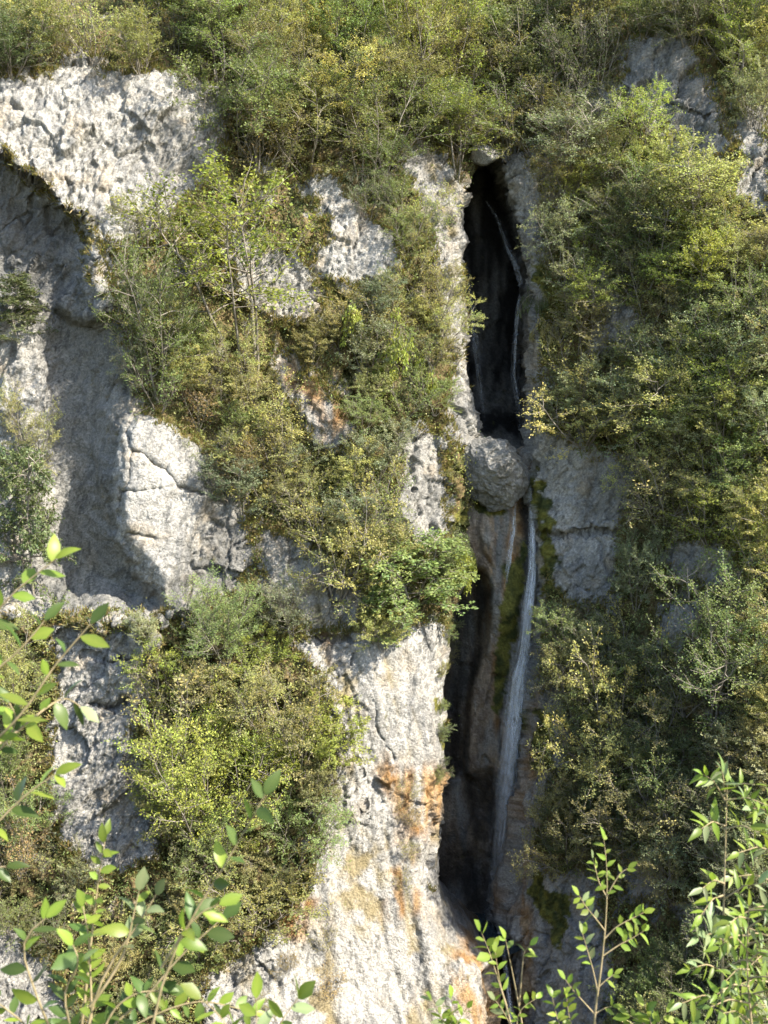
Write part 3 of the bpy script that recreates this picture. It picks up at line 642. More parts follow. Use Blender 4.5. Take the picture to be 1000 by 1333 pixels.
SOLO = [
    (320, 490, 215, 255, 'slender', 'lime', 'tall multi-stemmed bright green tree standing before the bare grey wall by the rock pillar', None),
    (205, 505, 115, 175, 'bush', 'green', 'dense rounded green tree crowding the sunlit edge of the rock pillar', None),
    (190, 340, 75, 85, 'slender', 'olive', 'thin olive tree at the foot of the rough weathered face above the pillar', None),
    (497, 415, 48, 105, 'hanging', 'lime', 'yellow-green plant trailing down over a small shadowed ledge', None),
    (500, 420, 85, 70, 'bush', 'grey', 'grey-green bush above the trailing yellow plant', None),
    (345, 650, 125, 120, 'feather', 'yellow', 'broad yellow-green shrub on the slope beside the cracked pale slab', None),
    (312, 672, 95, 85, 'bush', 'grey', 'grey-green bush overlapping the edge of the cracked pale slab', None),
    (438, 775, 165, 165, 'feather', 'yellow', 'wide yellowish shrub with dark forked stems leaning from a crack in the rock', None),
    (545, 805, 135, 110, 'layered', 'green', 'green tree reaching out from the sunlit edge over the gorge', None),
    (498, 845, 80, 60, 'bush', 'yellow', 'low yellow-green bush on top of the smooth streaked pillar', None),
    (292, 858, 115, 110, 'bush', 'green', 'green bush on the ledge at the foot of the pale slab', None),
    (383, 855, 60, 115, 'slender', 'grey', 'pale thin tree beside the bush on the ledge below the slab', None),
    (268, 1110, 185, 210, 'bush', 'lime', 'largest bright green bush on the steep slope beside the smooth pillar', None),
    (388, 1010, 115, 150, 'feather', 'olive', 'brownish olive shrub against the edge of the smooth pillar', None),
    (228, 985, 130, 135, 'dry', 'olive', 'dull olive twiggy shrub above the largest bright green bush', None),
    (322, 1215, 170, 110, 'feather', 'yellow', 'low spreading yellow-green shrub under the largest bright green bush', None),
    (38, 770, 100, 185, 'layered', 'dark', 'dark green tiered tree standing before the shaded hollow', None),
    (22, 450, 85, 90, 'layered', 'dark', 'dark tiered tree on the back wall of the shaded hollow', None),
    (38, 610, 70, 110, 'feather', 'olive', 'olive shrub between the two dark trees in the hollow', None),
    (18, 930, 90, 130, 'bush', 'yellow', 'yellow-green bush at the outer corner of the rough grey ledge', None),
    (22, 1150, 95, 130, 'dry', 'rusty', 'rusty brown twiggy shrub behind the leafy foreground branch', None),
    (12, 1040, 70, 80, 'bush', 'green', 'green bush above the rusty brown shrub', None),
    (188, 838, 45, 42, 'bush', 'pale', 'small pale bush on the ledge under the hollow', None),
    (105, 1165, 60, 65, 'feather', 'pale', 'small pale green shrub at the base of the rough grey rock', None),
    (282, 82, 85, 115, 'slender', 'rusty', 'brownish tree with two dark bare trunks on the upper slope', None),
    (336, 225, 85, 110, 'dry', 'rusty', 'rusty sparse shrub at the edge of the rough weathered face', None),
    (228, 62, 70, 60, 'dry', 'rusty', 'dry reddish shrub on the brow of the rough weathered face', None),
    (555, 130, 130, 160, 'feather', 'lime', 'fresh green feathery tree high beside the dark gully', None),
    (598, 190, 70, 60, 'feather', 'olive', 'olive shrub leaning across the top of the dark cleft', 40),
    (740, 262, 100, 125, 'slender', 'pale', 'airy pale green tree leaning over the rim of the dark cleft', 25),
    (832, 345, 115, 130, 'bush', 'green', 'glossy green tree in the middle of the shaded side thicket', None),
    (905, 350, 125, 150, 'slender', 'yellow', 'golden olive tree with a bare dark stem on the shaded side', None),
    (965, 95, 105, 125, 'bush', 'lime', 'bright green tree at the head of the grey rock knob', None),
    (985, 175, 70, 85, 'bush', 'pale', 'pale green bush standing beside the grey rock knob', None),
    (765, 575, 135, 100, 'feather', 'yellow', 'yellow-green shrub overhanging the blocky shaded wall', 30),
    (872, 570, 150, 125, 'bush', 'yellow', 'large rounded yellow-green bush above the blocky shaded wall', None),
    (830, 785, 75, 100, 'bush', 'pale', 'pale leafy bush growing against the blocky blue-grey wall', None),
    (985, 745, 80, 105, 'feather', 'lime', 'lime green shrub above the big rounded green bush', None),
    (935, 930, 205, 195, 'bush', 'green', 'big rounded deep green bush filling a hollow of the shaded slope', None),
    (798, 1000, 140, 195, 'feather', 'yellow', 'tall yellow-green shrub beside the main waterfall', None),
    (733, 825, 70, 45, 'dry', 'yellow', 'yellow grassy tuft on a ledge beside the main waterfall', None),
    (712, 275, 75, 60, 'bare', 'olive', 'leafless pale twigs hanging at the shaded rim of the dark cleft', 55),
    (862, 668, 95, 55, 'bare', 'olive', 'bare forked twigs above the pale bush on the blocky wall', 40),
    (705, 880, 50, 70, 'bare', 'olive', 'grey leafless twigs drooping beside the main waterfall', 60),
    (805, 275, 70, 75, 'bare', 'olive', 'leafless grey shrub in front of the glossy green tree', 35),
    (975, 1010, 110, 90, 'feather', 'pale', 'pale shrub at the foot of the big rounded green bush', None)]
for (x, y, w, h, kd, tn, lb, ln) in SOLO: plant(x, y, w, h, kd, tn, lb, None, ln)

REGIONS = [  # polygon, how many, kinds, tones, size range, where
    ([(-20, 30), (130, 40), (190, 75), (90, 55), (40, 75), (-20, 95)], 9, ('bush', 'feather', 'dry'), ('dark', 'olive', 'olive', 'yellow'), (60, 95), 'on the brow above the rough weathered face'),
    ([(190, -10), (640, -10), (625, 110), (600, 200), (520, 230), (400, 215), (310, 200), (300, 100), (220, 60)], 44, ('bush', 'feather', 'bush', 'slender', 'feather'), ('green', 'olive', 'green', 'yellow', 'olive', 'lime'), (75, 125), 'in the wood on the sunlit upper slope'),
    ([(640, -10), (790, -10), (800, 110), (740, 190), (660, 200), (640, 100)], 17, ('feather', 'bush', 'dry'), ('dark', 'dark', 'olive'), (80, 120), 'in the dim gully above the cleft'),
    ([(790, -10), (1020, -10), (1020, 130), (950, 200), (920, 60), (840, 35)], 9, ('bush', 'feather'), ('green', 'dark', 'yellow'), (75, 110), 'round the grey rock knob'),
    ([(690, 230), (830, 170), (1020, 190), (1020, 480), (850, 470), (740, 430), (730, 330)], 30, ('bush', 'feather', 'slender', 'feather'), ('green', 'yellow', 'yellow', 'lime', 'olive', 'pale'), (75, 115), 'in the thicket high on the shaded side'),
    ([(720, 480), (850, 480), (1020, 470), (1020, 760), (960, 690), (860, 690), (840, 600), (760, 585)], 24, ('bush', 'feather', 'feather', 'dry'), ('olive', 'yellow', 'yellow', 'pale', 'lime', 'green'), (75, 115), 'in the thicket level with the rounded boulder'),
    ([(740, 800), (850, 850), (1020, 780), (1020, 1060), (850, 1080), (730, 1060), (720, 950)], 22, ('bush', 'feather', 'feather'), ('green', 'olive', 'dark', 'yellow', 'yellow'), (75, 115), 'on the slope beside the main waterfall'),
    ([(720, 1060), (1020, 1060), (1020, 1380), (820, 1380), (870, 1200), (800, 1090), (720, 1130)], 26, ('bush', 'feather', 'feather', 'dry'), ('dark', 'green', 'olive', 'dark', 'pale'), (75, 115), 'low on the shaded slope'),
    ([(370, 220), (520, 230), (560, 400), (590, 540), (480, 560), (400, 450), (520, 370), (460, 260)], 15, ('feather', 'bush', 'dry'), ('olive', 'yellow', 'green', 'grey'), (50, 85), 'between the bare outcrops of the sunlit side'),
    ([(170, 420), (330, 460), (480, 560), (520, 600), (560, 640), (490, 740), (360, 680), (300, 590), (190, 530)], 26, ('feather', 'bush', 'feather', 'dry'), ('yellow', 'olive', 'green', 'rusty', 'yellow', 'grey'), (55, 95), 'on the overgrown shelf above the pale slab'),
    ([(210, 860), (350, 850), (420, 900), (430, 1000), (400, 1090), (330, 1230), (230, 1230), (200, 1100)], 18, ('bush', 'feather', 'feather'), ('olive', 'yellow', 'green', 'lime'), (60, 100), 'on the steep bank beside the smooth pillar'),
    ([(-20, 830), (55, 830), (70, 1000), (60, 1150), (-20, 1180)], 8, ('bush', 'feather', 'dry'), ('yellow', 'olive', 'green'), (55, 85), 'at the outer end of the rough grey ledge'),
    ([(560, 230), (590, 300), (590, 420), (560, 420), (545, 300)], 6, ('feather', 'dry'), ('yellow', 'olive'), (45, 70), 'along the sunlit rim of the cleft'),
    ([(590, 630), (612, 640), (600, 700), (585, 760), (575, 740)], 4, ('hanging', 'bush'), ('dark', 'lime'), (40, 60), 'under the rounded boulder'),
    ([(580, 800), (592, 800), (580, 900), (574, 1040), (568, 1000), (572, 880)], 10, ('feather', 'bush'), ('green', 'olive', 'dark'), (18, 30), 'on the edge of the smooth pillar over the gorge'),
    ([(-20, 1180), (240, 1180), (280, 1400), (-20, 1400)], 9, ('feather', 'bush'), ('olive', 'green', 'dark'), (50, 80), 'at the foot of the sunlit slope'),
    ([(350, 1160), (420, 1150), (480, 1333), (330, 1333)], 4, ('dry',), ('rusty', 'olive'), (25, 45), 'on the pale rock low on the pillar'),
    ([(500, 990), (575, 1020), (560, 1100), (510, 1180)], 4, ('dry',), ('rusty', 'olive'), (25, 40), 'on the rust-stained edge of the pillar'),
    ([(700, 330), (735, 350), (725, 560), (700, 560)], 3, ('hanging', 'feather'), ('dark', 'olive'), (35, 50), 'on the shaded wall of the cleft'),
    ([(690, 900), (740, 930), (760, 1090), (700, 1130)], 7, ('feather', 'bush'), ('dark', 'olive'), (50, 80), 'on the damp wall close to the main waterfall')]
def bare_at(x, y):
    return float(samp(bareL_R if x < 640 else bareR_R, np.array([float(x)]), np.array([float(y)]))[0])
def inside(poly, x, y):
    c = False; n = len(poly)
    for i in range(n):
        x0, y0 = poly[i]; x1, y1 = poly[(i+1) % n]
        if (y0 > y) != (y1 > y) and x < (x1-x0)*(y-y0)/(y1-y0)+x0: c = not c
    return c
MARKS = [(638, 618, 'the rounded boulder'), (880, 110, 'the grey rock knob'), (220, 640, 'the cracked pale slab'), (140, 450, 'the rock pillar'), (150, 180, 'the rough weathered face'),
    (530, 900, 'the smooth streaked pillar'), (750, 690, 'the blocky shaded wall'), (680, 900, 'the main waterfall'), (645, 220, 'the mouth of the dark cleft'), (640, 1210, 'the plunge pool'),
    (320, 380, 'the tall multi-stemmed green tree'), (497, 460, 'the trailing yellow plant'), (935, 840, 'the big deep green bush'), (798, 910, 'the tall waterside yellow-green shrub'),
    (872, 515, 'the large rounded yellow-green bush'), (740, 200, 'the airy pale green tree'), (905, 285, 'the golden olive tree'), (832, 285, 'the glossy green tree'), (965, 40, 'the bright green tree at the knob'),
    (555, 60, 'the fresh green feathery tree'), (282, 30, 'the brownish tree with dark trunks'), (336, 175, 'the rusty sparse shrub'), (268, 1010, 'the largest bright green bush'), (38, 690, 'the dark tiered tree in the hollow'),
    (985, 700, 'the lime green shrub'), (830, 740, 'the pale bush on the blocky wall'), (438, 700, 'the yellowish shrub with forked stems'), (545, 760, 'the green tree over the gorge'), (835, 1140, 'the pitted pale rock'), (600, 1290, 'the rust-stained foot of the pillar')]
used_labels = {}
def where_label(x, y, s, s0, s1, tn, kd, where):
    mx, my, nm = min(MARKS, key=lambda m: math.hypot(m[0]-x, m[1]-y)); dx, dy = x-mx, y-my
    far = math.hypot(dx, dy) > 130
    rel = ('above' if dy < 0 else 'below') if abs(dy) > 1.1*abs(dx) else 'level with' if far else 'beside'
    f = (s-s0)/(s1-s0); size = 'large ' if f > 0.67 else 'small ' if f < 0.33 else ''
    lb = f"{size}{WORD[tn]} {KWORD[kd]} {'well ' if far and rel in ('above', 'below') else ''}{rel} {nm}"
    if used_labels.setdefault(lb, where) != where: lb = f'{WORD[tn]} {KWORD[kd]} {where}'
    return lb
for poly, cnt, kinds, tones, (s0, s1), where in REGIONS:
    xs = [p[0] for p in poly]; ys = [p[1] for p in poly]; done = []
    area = abs(sum(poly[i][0]*poly[(i+1) % len(poly)][1]-poly[(i+1) % len(poly)][0]*poly[i][1] for i in range(len(poly))))/2
    sep = 0.72*math.sqrt(area/cnt); tries = 0
    while len(done) < cnt and tries < 4000:
        tries += 1; x, y = rnd.uniform(min(xs), max(xs)), rnd.uniform(min(ys), max(ys))
        if not inside(poly, x, y) or any(math.hypot(x-a, y-b) < sep for a, b in done): continue
        s = rnd.uniform(s0, s1)
        if s1 > 78 and (bare_at(x, y-8) > -12 or bare_at(x, y-0.45*s) > -2 or bare_at(x, y-0.25*s) > -2 or bare_at(x, y+0.3*s) > 6): continue
        done.append((x, y)); kd = rnd.choice(kinds); tn = rnd.choice(tones)
        asp = {'bush': 1.1, 'feather': 1.15, 'slender': 0.8, 'layered': 0.85, 'dry': 1.1, 'hanging': 0.7}[kd]
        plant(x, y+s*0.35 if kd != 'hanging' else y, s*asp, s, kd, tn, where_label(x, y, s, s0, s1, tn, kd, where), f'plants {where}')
# ------------------------------------------------------------------ low growth on every overgrown ledge
CREST = sdf([(125, 480), (185, 520), (180, 700), (245, 790), (120, 800)])
def undergrowth():
    r = np.random.default_rng(5)
    LB, LA, LS_, LL, LC, GB, GA, GS, GL, GC = ([] for _ in range(10))
    tones = np.array([TONES[k] for k in ('yellow', 'olive', 'green', 'dark', 'olive', 'dark', 'grey')])
    for sh, ncl in ((SHL, 10500), (SHR, 9500)):
        ok = (sh['veg'] > 0.45) & (sh['v'][:, None] > -30) & (sh['u'] > -30) & (sh['u'] < 1030) & (sh['v'][:, None] < 1380) & (samp(CREST, sh['u'], sh['v'][:, None]+0*sh['u']) < 0)
        jj, ii = np.nonzero(ok); pick = r.choice(len(jj), ncl)
        Pc = sh['P'][jj[pick], ii[pick]]; Nn = sh['n'][jj[pick], ii[pick]]
        ti = (np.abs(vnoise(Pc.astype(np.float32), 0.5, 3))*9).astype(int) % len(tones)
        k = 8
        for q in range(k):
            off = r.normal(0, 1, (ncl, 3))*np.array([0.30, 0.14, 0.24])
            b = Pc+Nn*(0.08+0.22*r.random((ncl, 1)))+off
            ax = r.normal(0, 1, (ncl, 3))+np.array([0, -0.5, 0.35]); ax /= np.linalg.norm(ax, axis=1)[:, None]
            nm = np.array([0, -0.25, 1.0])+r.normal(0, 0.6, (ncl, 3)); sv = np.cross(nm, ax); sv /= np.linalg.norm(sv, axis=1)[:, None]
            LB.append(b); LA.append(ax); LS_.append(sv); LL.append(r.uniform(0.09, 0.20, ncl))
            v = r.uniform(0.6, 1.2, (ncl, 1)); LC.append(tones[ti]*v*r.uniform(0.94, 1.06, (ncl, 3)))
    def build(name, B, A, S, L, Cc, wd, label, cat):
        b, a, s, l, c = np.vstack(B), np.vstack(A), np.vstack(S), np.concatenate(L)[:, None], np.vstack(Cc)
        V = np.stack([b, b+a*l*0.48+s*l*wd, b+a*l, b+a*l*0.48-s*l*wd], 1).reshape(-1, 3)
        tag(mesh_np(name, V, np.arange(len(V)).reshape(-1, 4), LEAF, attrs={'col': np.repeat(c, 4, 0)}), label, cat, kind='stuff')
    build('undergrowth', LB, LA, LS_, LL, LC, 0.30, 'low leafy undergrowth covering the ledges between the shrubs', 'undergrowth')
    # grass: along the fringe of the bare rock and in the cracks
    for sh, ncl in ((SHL, 9000), (SHR, 3500)):
        ok = (np.abs(sh['veg']-0.5) < 0.42) & (sh['u'] > -30) & (sh['u'] < 1030) & (sh['v'][:, None] < 1380) & (samp(CREST, sh['u'], sh['v'][:, None]+0*sh['u']) < 0)
        jj, ii = np.nonzero(ok); pick = r.choice(len(jj), ncl)
        Pc = sh['P'][jj[pick], ii[pick]]; Nn = sh['n'][jj[pick], ii[pick]]
        for q in range(8):
            b = Pc+r.normal(0, 0.07, (ncl, 3))
            ax = Nn*0.6+np.array([0, 0, 0.5])+r.normal(0, 0.5, (ncl, 3)); ax /= np.linalg.norm(ax, axis=1)[:, None]
            sv = np.cross(ax, r.normal(0, 1, (ncl, 3))); sv /= np.linalg.norm(sv, axis=1)[:, None]
            GB.append(b); GA.append(ax); GS.append(sv); GL.append(r.uniform(0.16, 0.42, ncl))
            mix = r.random((ncl, 1)); GC.append((np.array([0.26, 0.19, 0.08])*mix+np.array([0.13, 0.15, 0.04])*(1-mix))*r.uniform(0.7, 1.2, (ncl, 1)))
    build('grass', GB, GA, GS, GL, GC, 0.09, 'dry straw and green grass fringing the bare rock', 'grass')
undergrowth()
# ------------------------------------------------------------------ leafy shoots close to the lookout
def leaf_mesh(seed, wd, fold, curl, narrow=False):
    r = np.random.default_rng(seed); prof = (0.0, 0.62, 1.0, 0.92, 0.55, 0.0) if not narrow else (0.0, 0.75, 1.0, 0.8, 0.42, 0.0)
    x = (0.0, 0.16, 0.40, 0.64, 0.86, 1.06); V, F, cc = [], [], []
    for i, (a, p) in enumerate(zip(x, prof)):
        z = curl*a*a
        for s in (-1, 0, 1):
            V.append((a, s*p*wd*(1+0.06*r.normal()), z+abs(s)*p*wd*fold)); cc.append((1.0, 1.0, 1.0) if s else (1.25, 1.15, 1.2))
    for i in range(5):
        for s in (0, 1): F.append((3*i+s, 3*i+s+1, 3*i+s+4, 3*i+s+3))
    o = mesh_np('leaf', np.array(V), np.array(F), FGLEAF, attrs={'col': np.array(cc)}, smooth=True)
    C.objects.unlink(o); return o
OVATE = [leaf_mesh(i, 0.215+0.022*i, 0.32-0.06*i, (-0.22, 0.05, -0.35, -0.1)[i]) for i in range(4)]
NARROW = [leaf_mesh(i+9, 0.15+0.02*i, 0.3, (-0.25, -0.05, -0.4)[i], True) for i in range(3)]
def W(px, py, d): return np.array(P3(px, py, d))
FGT = dict(fresh=(0.150, 0.215, 0.032), deep=(0.060, 0.100, 0.024), pale=(0.170, 0.215, 0.100), red=(0.35, 0.12, 0.04))
def add_leaf(root, p, axis, nrm, size, tone, kinds):
    src = rnd.choice(kinds); o = src.copy(); C.objects.link(o); o.parent = root
    a = Vector(axis).normalized(); n = Vector(nrm); s = n.cross(a)
    if s.length < 1e-3: s = Vector((1, 0, 0)).cross(a)
    s.normalize(); n = a.cross(s)
    M = Matrix((a, s, n)).transposed().to_4x4(); M.translation = Vector(p)-root.location
    o.matrix_local = M @ Matrix.Diagonal((size, size, size, 1))
    t = FGT[tone]; j = rnd.uniform(0.6, 1.25); o.color = (t[0]*j*rnd.uniform(0.9, 1.12), t[1]*j, t[2]*j, 1)
def shoot(pts, n=14):
    a = np.array(pts, float); s = np.concatenate([[0], np.cumsum(np.linalg.norm(np.diff(a, axis=0), axis=1))]); s /= s[-1]
    t = np.linspace(0, 1, n); q = np.stack([np.interp(t, s, a[:, k]) for k in range(3)], 1)
    for _ in range(2): q[1:-1] = 0.25*q[:-2]+0.5*q[1:-1]+0.25*q[2:]
    return q
def dress(root, q, t0, step, size, tones, kinds, spread=0.85):
    """alternate leaves along a shoot (q) from t0 to its tip"""
    L = np.concatenate([[0], np.cumsum(np.linalg.norm(np.diff(q, axis=0), axis=1))]); s = L[-1]*t0; side = 1
    while s < L[-1]:
        p = np.array([np.interp(s, L, q[:, k]) for k in range(3)]); i = min(np.searchsorted(L, s), len(q)-1); d = unit(q[i]-q[max(i-1, 0)])
        # leaves spread to both sides of the shoot, blades turned to the light
        sd = unit(np.cross(d, (rnd.gauss(0, .35), -1, rnd.gauss(0.3, .35))))*side
        ax = d*0.55+sd*spread+np.array([rnd.gauss(0, .25), rnd.gauss(0, .35), rnd.gauss(-0.05, .25)])
        nr = np.array([rnd.gauss(0.25, .45), rnd.gauss(-0.45, .45), rnd.gauss(0.75, .3)])
        add_leaf(root, p, ax, nr, size*rnd.uniform(0.7, 1.2), rnd.choice(tones), kinds)
        s += step*rnd.uniform(0.6, 1.3); side = -side
    add_leaf(root, q[-1], unit(q[-1]-q[-2])+np.array([0, rnd.gauss(0, .3), 0]), (0.3, -0.5, 0.7), size, rnd.choice(tones), kinds)
def ground_z(y): return CZ-1.75 if y < 3.1 else CZ-1.75-(y-3.1)*0.8
def fg(name, label, cat, base, stems, r0=0.006):
    """base (px, depth) on the lookout's edge; stems: (points px/py/depth, t0, leaf step px, leaf px, tones, kinds)"""
    b = W(base[0], 0, base[1]); b[2] = ground_z(b[1])
    root = bpy.data.objects.new(name, None); root.empty_display_size = 0.1; C.objects.link(root); root.location = b
    bpy.context.view_layer.update()
    for i, (pts, t0, step, size, tones, kinds) in enumerate(stems):
        q = shoot([W(*p) if not isinstance(p, str) else b for p in pts], 18)
        m = q[-1][1]/FPX
        rr = np.linspace(r0 if pts[0] == 'root' else r0*0.5, r0*0.16, len(q))
        V, F = tube(q-b, rr, 6); o = mesh_np('stem', V, F, TWIGM, root, smooth=True)
        if t0 < 1: dress(root, q, t0, step*m, size*m, tones, kinds)
    return tag(root, label, cat, 'leafy shoots beside the lookout')
A = 2.05
fg('leafy_branch', 'blurred leafy branch with broad alternate leaves before the rough grey ledge', 'branch', (-120, A), [
    (['root', (-110, 1300, A), (-75, 1050, A), (-62, 920, A), (-40, 810, A+.05), (0, 785, A), (22, 765, A), (48, 745, A), (72, 728, A)], .80, 22, 34, ('fresh', 'deep'), OVATE),
    ([(-75, 1050, A), (-30, 985, A-.05), (15, 945, A-.1), (48, 905, A-.1), (66, 870, A-.1), (90, 845, A-.1), (118, 812, A-.1)], .3, 24, 34, ('fresh', 'fresh', 'deep'), OVATE),
    ([(-62, 920, A), (-15, 880, A), (20, 852, A), (42, 828, A), (58, 808, A)], .4, 20, 34, ('fresh', 'deep'), OVATE),
    ([(-30, 985, A-.05), (20, 955, A), (55, 925, A), (85, 905, A+.05), (105, 920, A+.05)], .25, 19, 30, ('fresh', 'deep', 'fresh', 'pale'), OVATE),
    ([(-75, 1050, A), (-20, 1000, A), (10, 965, A), (25, 935, A), (12, 915, A)], .4, 20, 30, ('fresh', 'deep'), OVATE),
    ([(-95, 1180, A), (-40, 1110, A), (5, 1062, A), (38, 1030, A), (72, 1008, A)], .55, 18, 32, ('deep', 'fresh'), OVATE),
    ([(-95, 1180, A), (-50, 1150, A), (-15, 1130, A), (8, 1128, A)], .5, 22, 28, ('deep', 'fresh'), OVATE)], 0.007)
B = 2.25
fg('leafy_shrub', 'leafy shrub with broad pale-backed leaves beside the lookout below the rough grey ledge', 'shrub', (95, B), [
    (['root', (105, 1400, B), (118, 1310, B), (135, 1262, B), (165, 1222, B), (192, 1192, B), (203, 1165, B)], .86, 13, 30, ('pale', 'pale', 'fresh'), OVATE),
    ([(118, 1310, B), (145, 1272, B), (163, 1240, B), (172, 1200, B), (181, 1160, B)], .62, 14, 30, ('pale', 'fresh'), OVATE),
    (['root', (100, 1400, B+.2), (116, 1250, B+.2), (124, 1180, B+.2), (131, 1120, B+.2), (138, 1088, B+.2)], .60, 8, 21, ('fresh',), OVATE),
    ([(105, 1400, B), (120, 1330, B+.1), (118, 1270, B+.1), (116, 1220, B+.1), (108, 1180, B+.1)], .1, 10, 24, ('fresh', 'deep', 'fresh'), OVATE),
    ([(105, 1400, B), (90, 1330, B-.2), (80, 1290, B-.2), (110, 1250, B-.25), (95, 1230, B-.25)], .25, 13, 30, ('deep', 'fresh', 'deep'), OVATE),
    ([(105, 1400, B), (60, 1330, B-.3), (35, 1260, B-.3), (20, 1220, B-.3), (60, 1195, B-.3)], .3, 22, 32, ('deep', 'fresh'), OVATE),
    ([(105, 1400, B), (150, 1330, B), (190, 1300, B), (225, 1255, B), (245, 1235, B), (290, 1195, B)], .2, 17, 30, ('deep', 'fresh', 'deep'), OVATE),
    ([(105, 1400, B), (150, 1350, B+.2), (200, 1320, B+.2), (260, 1300, B+.2), (330, 1318, B+.2)], .1, 11, 22, ('fresh', 'deep'), OVATE),
    ([(105, 1400, B), (130, 1350, B), (150, 1310, B), (180, 1290, B), (215, 1290, B)], .1, 11, 26, ('deep', 'fresh', 'deep'), OVATE),
    ([(105, 1400, B), (60, 1370, B), (30, 1330, B), (-10, 1300, B)], .1, 12, 26, ('deep', 'fresh'), OVATE)], 0.008)
D = 1.75
fg('leafy_branch', 'blurred thin shoot with a few curled leaves before the spreading yellow shrub', 'branch', (150, D), [
    (['root', (170, 1500, D), (210, 1260, D), (250, 1180, D), (285, 1145, D), (318, 1118, D), (312, 1078, D), (320, 1058, D), (345, 1035, D)], .78, 20, 34, ('fresh', 'deep'), OVATE),
    ([(210, 1260, D), (240, 1210, D), (265, 1185, D), (285, 1178, D)], .5, 20, 32, ('fresh', 'deep'), OVATE)], 0.005)
E = 2.1
fg('leafy_shoot', 'cluster of broad rounded fresh leaves beside the lookout under the pale pillar', 'shoot', (335, E), [
    (['root', (335, 1420, E), (334, 1340, E), (334, 1300, E)], .85, 18, 34, ('pale', 'fresh'), OVATE),
    ([(335, 1420, E), (355, 1350, E), (372, 1320, E), (388, 1300, E)], .4, 15, 34, ('fresh', 'pale'), OVATE),
    ([(335, 1420, E), (305, 1350, E), (285, 1320, E), (262, 1300, E)], .4, 15, 32, ('fresh',), OVATE)], 0.005)
G = 3.0
fg('leafy_shoot', 'small fresh green shoot before the rust-stained foot of the pillar', 'shoot', (585, G), [
    (['root', (585, 1345, G), (590, 1315, G), (588, 1298, G)], .6, 6, 16, ('fresh',), OVATE), ([(585, 1345, G), (572, 1320, G), (562, 1300, G)], .2, 6, 17, ('fresh', 'pale'), OVATE),
    ([(585, 1345, G), (600, 1325, G), (608, 1312, G)], .2, 6, 15, ('fresh',), OVATE)], 0.004)
fg('leafy_shoot', 'double stemmed fresh shoot before the plunge pool', 'shoot', (690, G), [
    (['root', (680, 1400, G), (660, 1310, G), (648, 1275, G), (640, 1245, G), (626, 1212, G)], .84, 7, 20, ('fresh',), OVATE),
    ([(660, 1310, G), (652, 1285, G), (648, 1262, G), (645, 1240, G)], .3, 7, 17, ('fresh',), OVATE),
    (['root', (690, 1400, G+.1), (676, 1310, G+.1), (666, 1260, G+.1), (658, 1222, G+.1)], .94, 10, 16, ('fresh', 'deep'), OVATE),
    ([(680, 1400, G), (665, 1335, G), (655, 1315, G), (645, 1302, G)], .3, 6, 16, ('fresh', 'fresh', 'pale'), OVATE), ([(680, 1400, G), (672, 1330, G), (678, 1312, G), (698, 1300, G)], .3, 7, 14, ('fresh',), OVATE),
    ([(676, 1310, G+.1), (680, 1260, G+.1), (682, 1238, G+.1), (690, 1231, G+.1)], .8, 7, 15, ('fresh',), OVATE)], 0.005)
fg('sapling', 'upright sapling with reddish stem and small bright leaves beside the lookout', 'sapling', (768, G), [
    (['root', (770, 1400, G), (774, 1320, G), (783, 1260, G), (789, 1200, G), (791, 1150, G), (790, 1115, G), (786, 1092, G)], .80, 11, 16, ('fresh',), OVATE),
    ([(778, 1290, G), (772, 1262, G), (765, 1238, G), (758, 1214, G)], .35, 6, 15, ('fresh', 'pale'), OVATE), ([(788, 1212, G), (775, 1195, G), (764, 1182, G), (754, 1166, G)], .35, 6, 15, ('fresh', 'pale'), OVATE),
    ([(787, 1222, G), (803, 1206, G), (818, 1198, G), (838, 1188, G)], .35, 6, 15, ('fresh',), OVATE), ([(784, 1245, G), (806, 1230, G), (822, 1222, G), (838, 1212, G)], .45, 6, 14, ('fresh',), OVATE),
    ([(790, 1168, G), (780, 1150, G), (776, 1134, G), (772, 1118, G)], .3, 6, 14, ('fresh', 'pale'), OVATE), ([(791, 1165, G), (799, 1150, G), (808, 1136, G), (818, 1130, G)], .3, 6, 14, ('fresh',), OVATE),
    ([(774, 1320, G), (756, 1300, G), (745, 1288, G), (736, 1275, G)], .5, 6, 15, ('fresh',), OVATE), ([(774, 1320, G), (788, 1312, G), (797, 1310, G)], .6, 8, 15, ('fresh',), OVATE), ([(779, 1285, G), (790, 1275, G), (800, 1268, G)], .5, 8, 13, ('fresh',), OVATE),
    ([(770, 1400, G), (748, 1345, G), (740, 1320, G), (738, 1300, G)], .5, 7, 16, ('fresh',), OVATE), ([(770, 1400, G), (735, 1350, G), (725, 1325, G), (719, 1298, G)], .4, 7, 16, ('fresh',), OVATE)], 0.005)
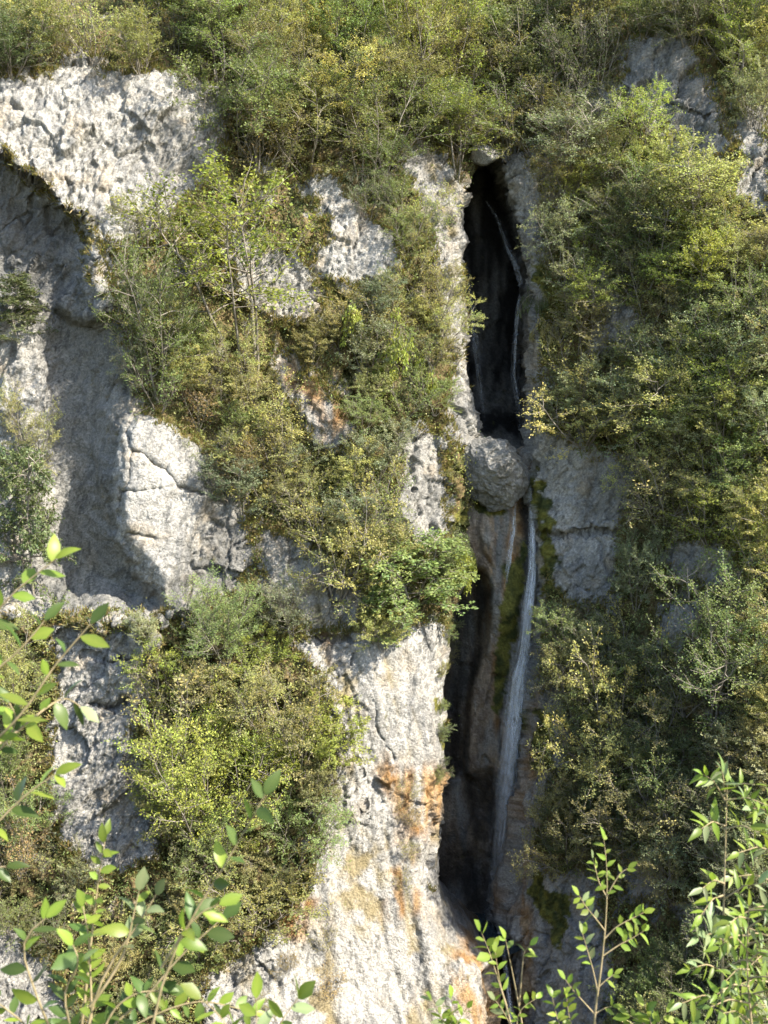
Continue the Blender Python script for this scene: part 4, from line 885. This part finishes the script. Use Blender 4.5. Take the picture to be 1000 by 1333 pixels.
# tall compound-leaved bush: each rachis carries paired leaflets
H = 3.1
def rachis(x0, y0, x1, y1, d, size=24, tones=('fresh', 'fresh', 'pale')):
    mx, my = (x0+x1)/2, (y0+y1)/2-8
    return ([(x0, y0, d), (mx, my, d-.04), (x1, y1, d-.08)], .25, 7.5, size, tones, NARROW)
st1 = [(['root', (938, 1400, H), (940, 1300, H), (942, 1180, H), (945, 1080, H), (947, 1018, H)], .985, 8, 24, ('fresh',), NARROW)]
for (y, dx, dy) in ((1040, -28, -32), (1035, 40, -14), (1030, -4, -28), (1042, 60, 8), (1075, -30, 4), (1080, 46, 4), (1150, -28, 6), (1170, 55, -20), (1165, -30, 26), (1210, 60, 10), (1225, -34, -4), (1260, 50, -6), (1265, -45, -4), (1300, 60, 0), (1300, -55, 6), (1320, 30, 14)):
    st1.append(rachis(943, y, 943+dx, y+dy, H, rnd.uniform(19, 26)))
fg('compound_leaved_bush', 'tall straight-stemmed bush with bright narrow leaflets beside the lookout', 'bush', (938, H), st1, 0.006)
st2 = [(['root', (1030, 1400, H+.15), (1020, 1250, H+.15), (1010, 1130, H+.15), (1005, 1050, H+.15)], .985, 8, 24, ('fresh',), NARROW)]
for (y, dx, dy) in ((1070, -35, -18), (1110, -50, 0), (1150, -60, -8), (1180, -55, 16), (1220, -60, 4), (1240, -40, 22), (1280, -62, 6), (1310, -50, 10), (1330, -70, 0), (1100, 20, 0), (1200, 20, 0), (1330, -20, -20)):
    st2.append(rachis(1012, y, 1012+dx, y+dy, H+.15, rnd.uniform(20, 27)))
fg('compound_leaved_bush', 'leaning bush with drooping bright leaflets behind the tall straight-stemmed bush', 'bush', (1030, H+.15), st2, 0.006)
st4 = [(['root', (985, 1400, H-.25), (978, 1330, H-.25), (972, 1260, H-.25), (975, 1180, H-.25)], .97, 8, 22, ('fresh',), NARROW)]
for k in range(16):
    y = 1185+k*11; sg = -1 if k % 2 else 1
    st4.append(rachis(975, y, 975+sg*rnd.uniform(28, 58), y+rnd.uniform(-22, 18), H-.25, rnd.uniform(17, 25), ('fresh', 'deep', 'fresh')))
fg('compound_leaved_bush', 'short dense bush of arching leaflets between the two taller compound-leaved bushes', 'bush', (985, H-.25), st4, 0.006)
st3 = [(['root', (860, 1400, H), (852, 1350, H), (846, 1325, H)], .9, 9, 20, ('fresh',), OVATE)]
for (x0, y0, x1, y1) in ((850, 1345, 820, 1322), (850, 1350, 868, 1318), (860, 1400, 900, 1330), (850, 1340, 838, 1310), (860, 1390, 885, 1345), (858, 1380, 826, 1345)):
    st3.append(([(x0, y0, H), ((x0+x1)/2, (y0+y1)/2-4, H), (x1, y1, H)], .3, 8, 19, ('fresh', 'fresh', 'deep'), OVATE))
fg('leafy_shoot', 'low fresh shoot between the sapling and the compound-leaved bushes', 'shoot', (862, H), st3, 0.004)
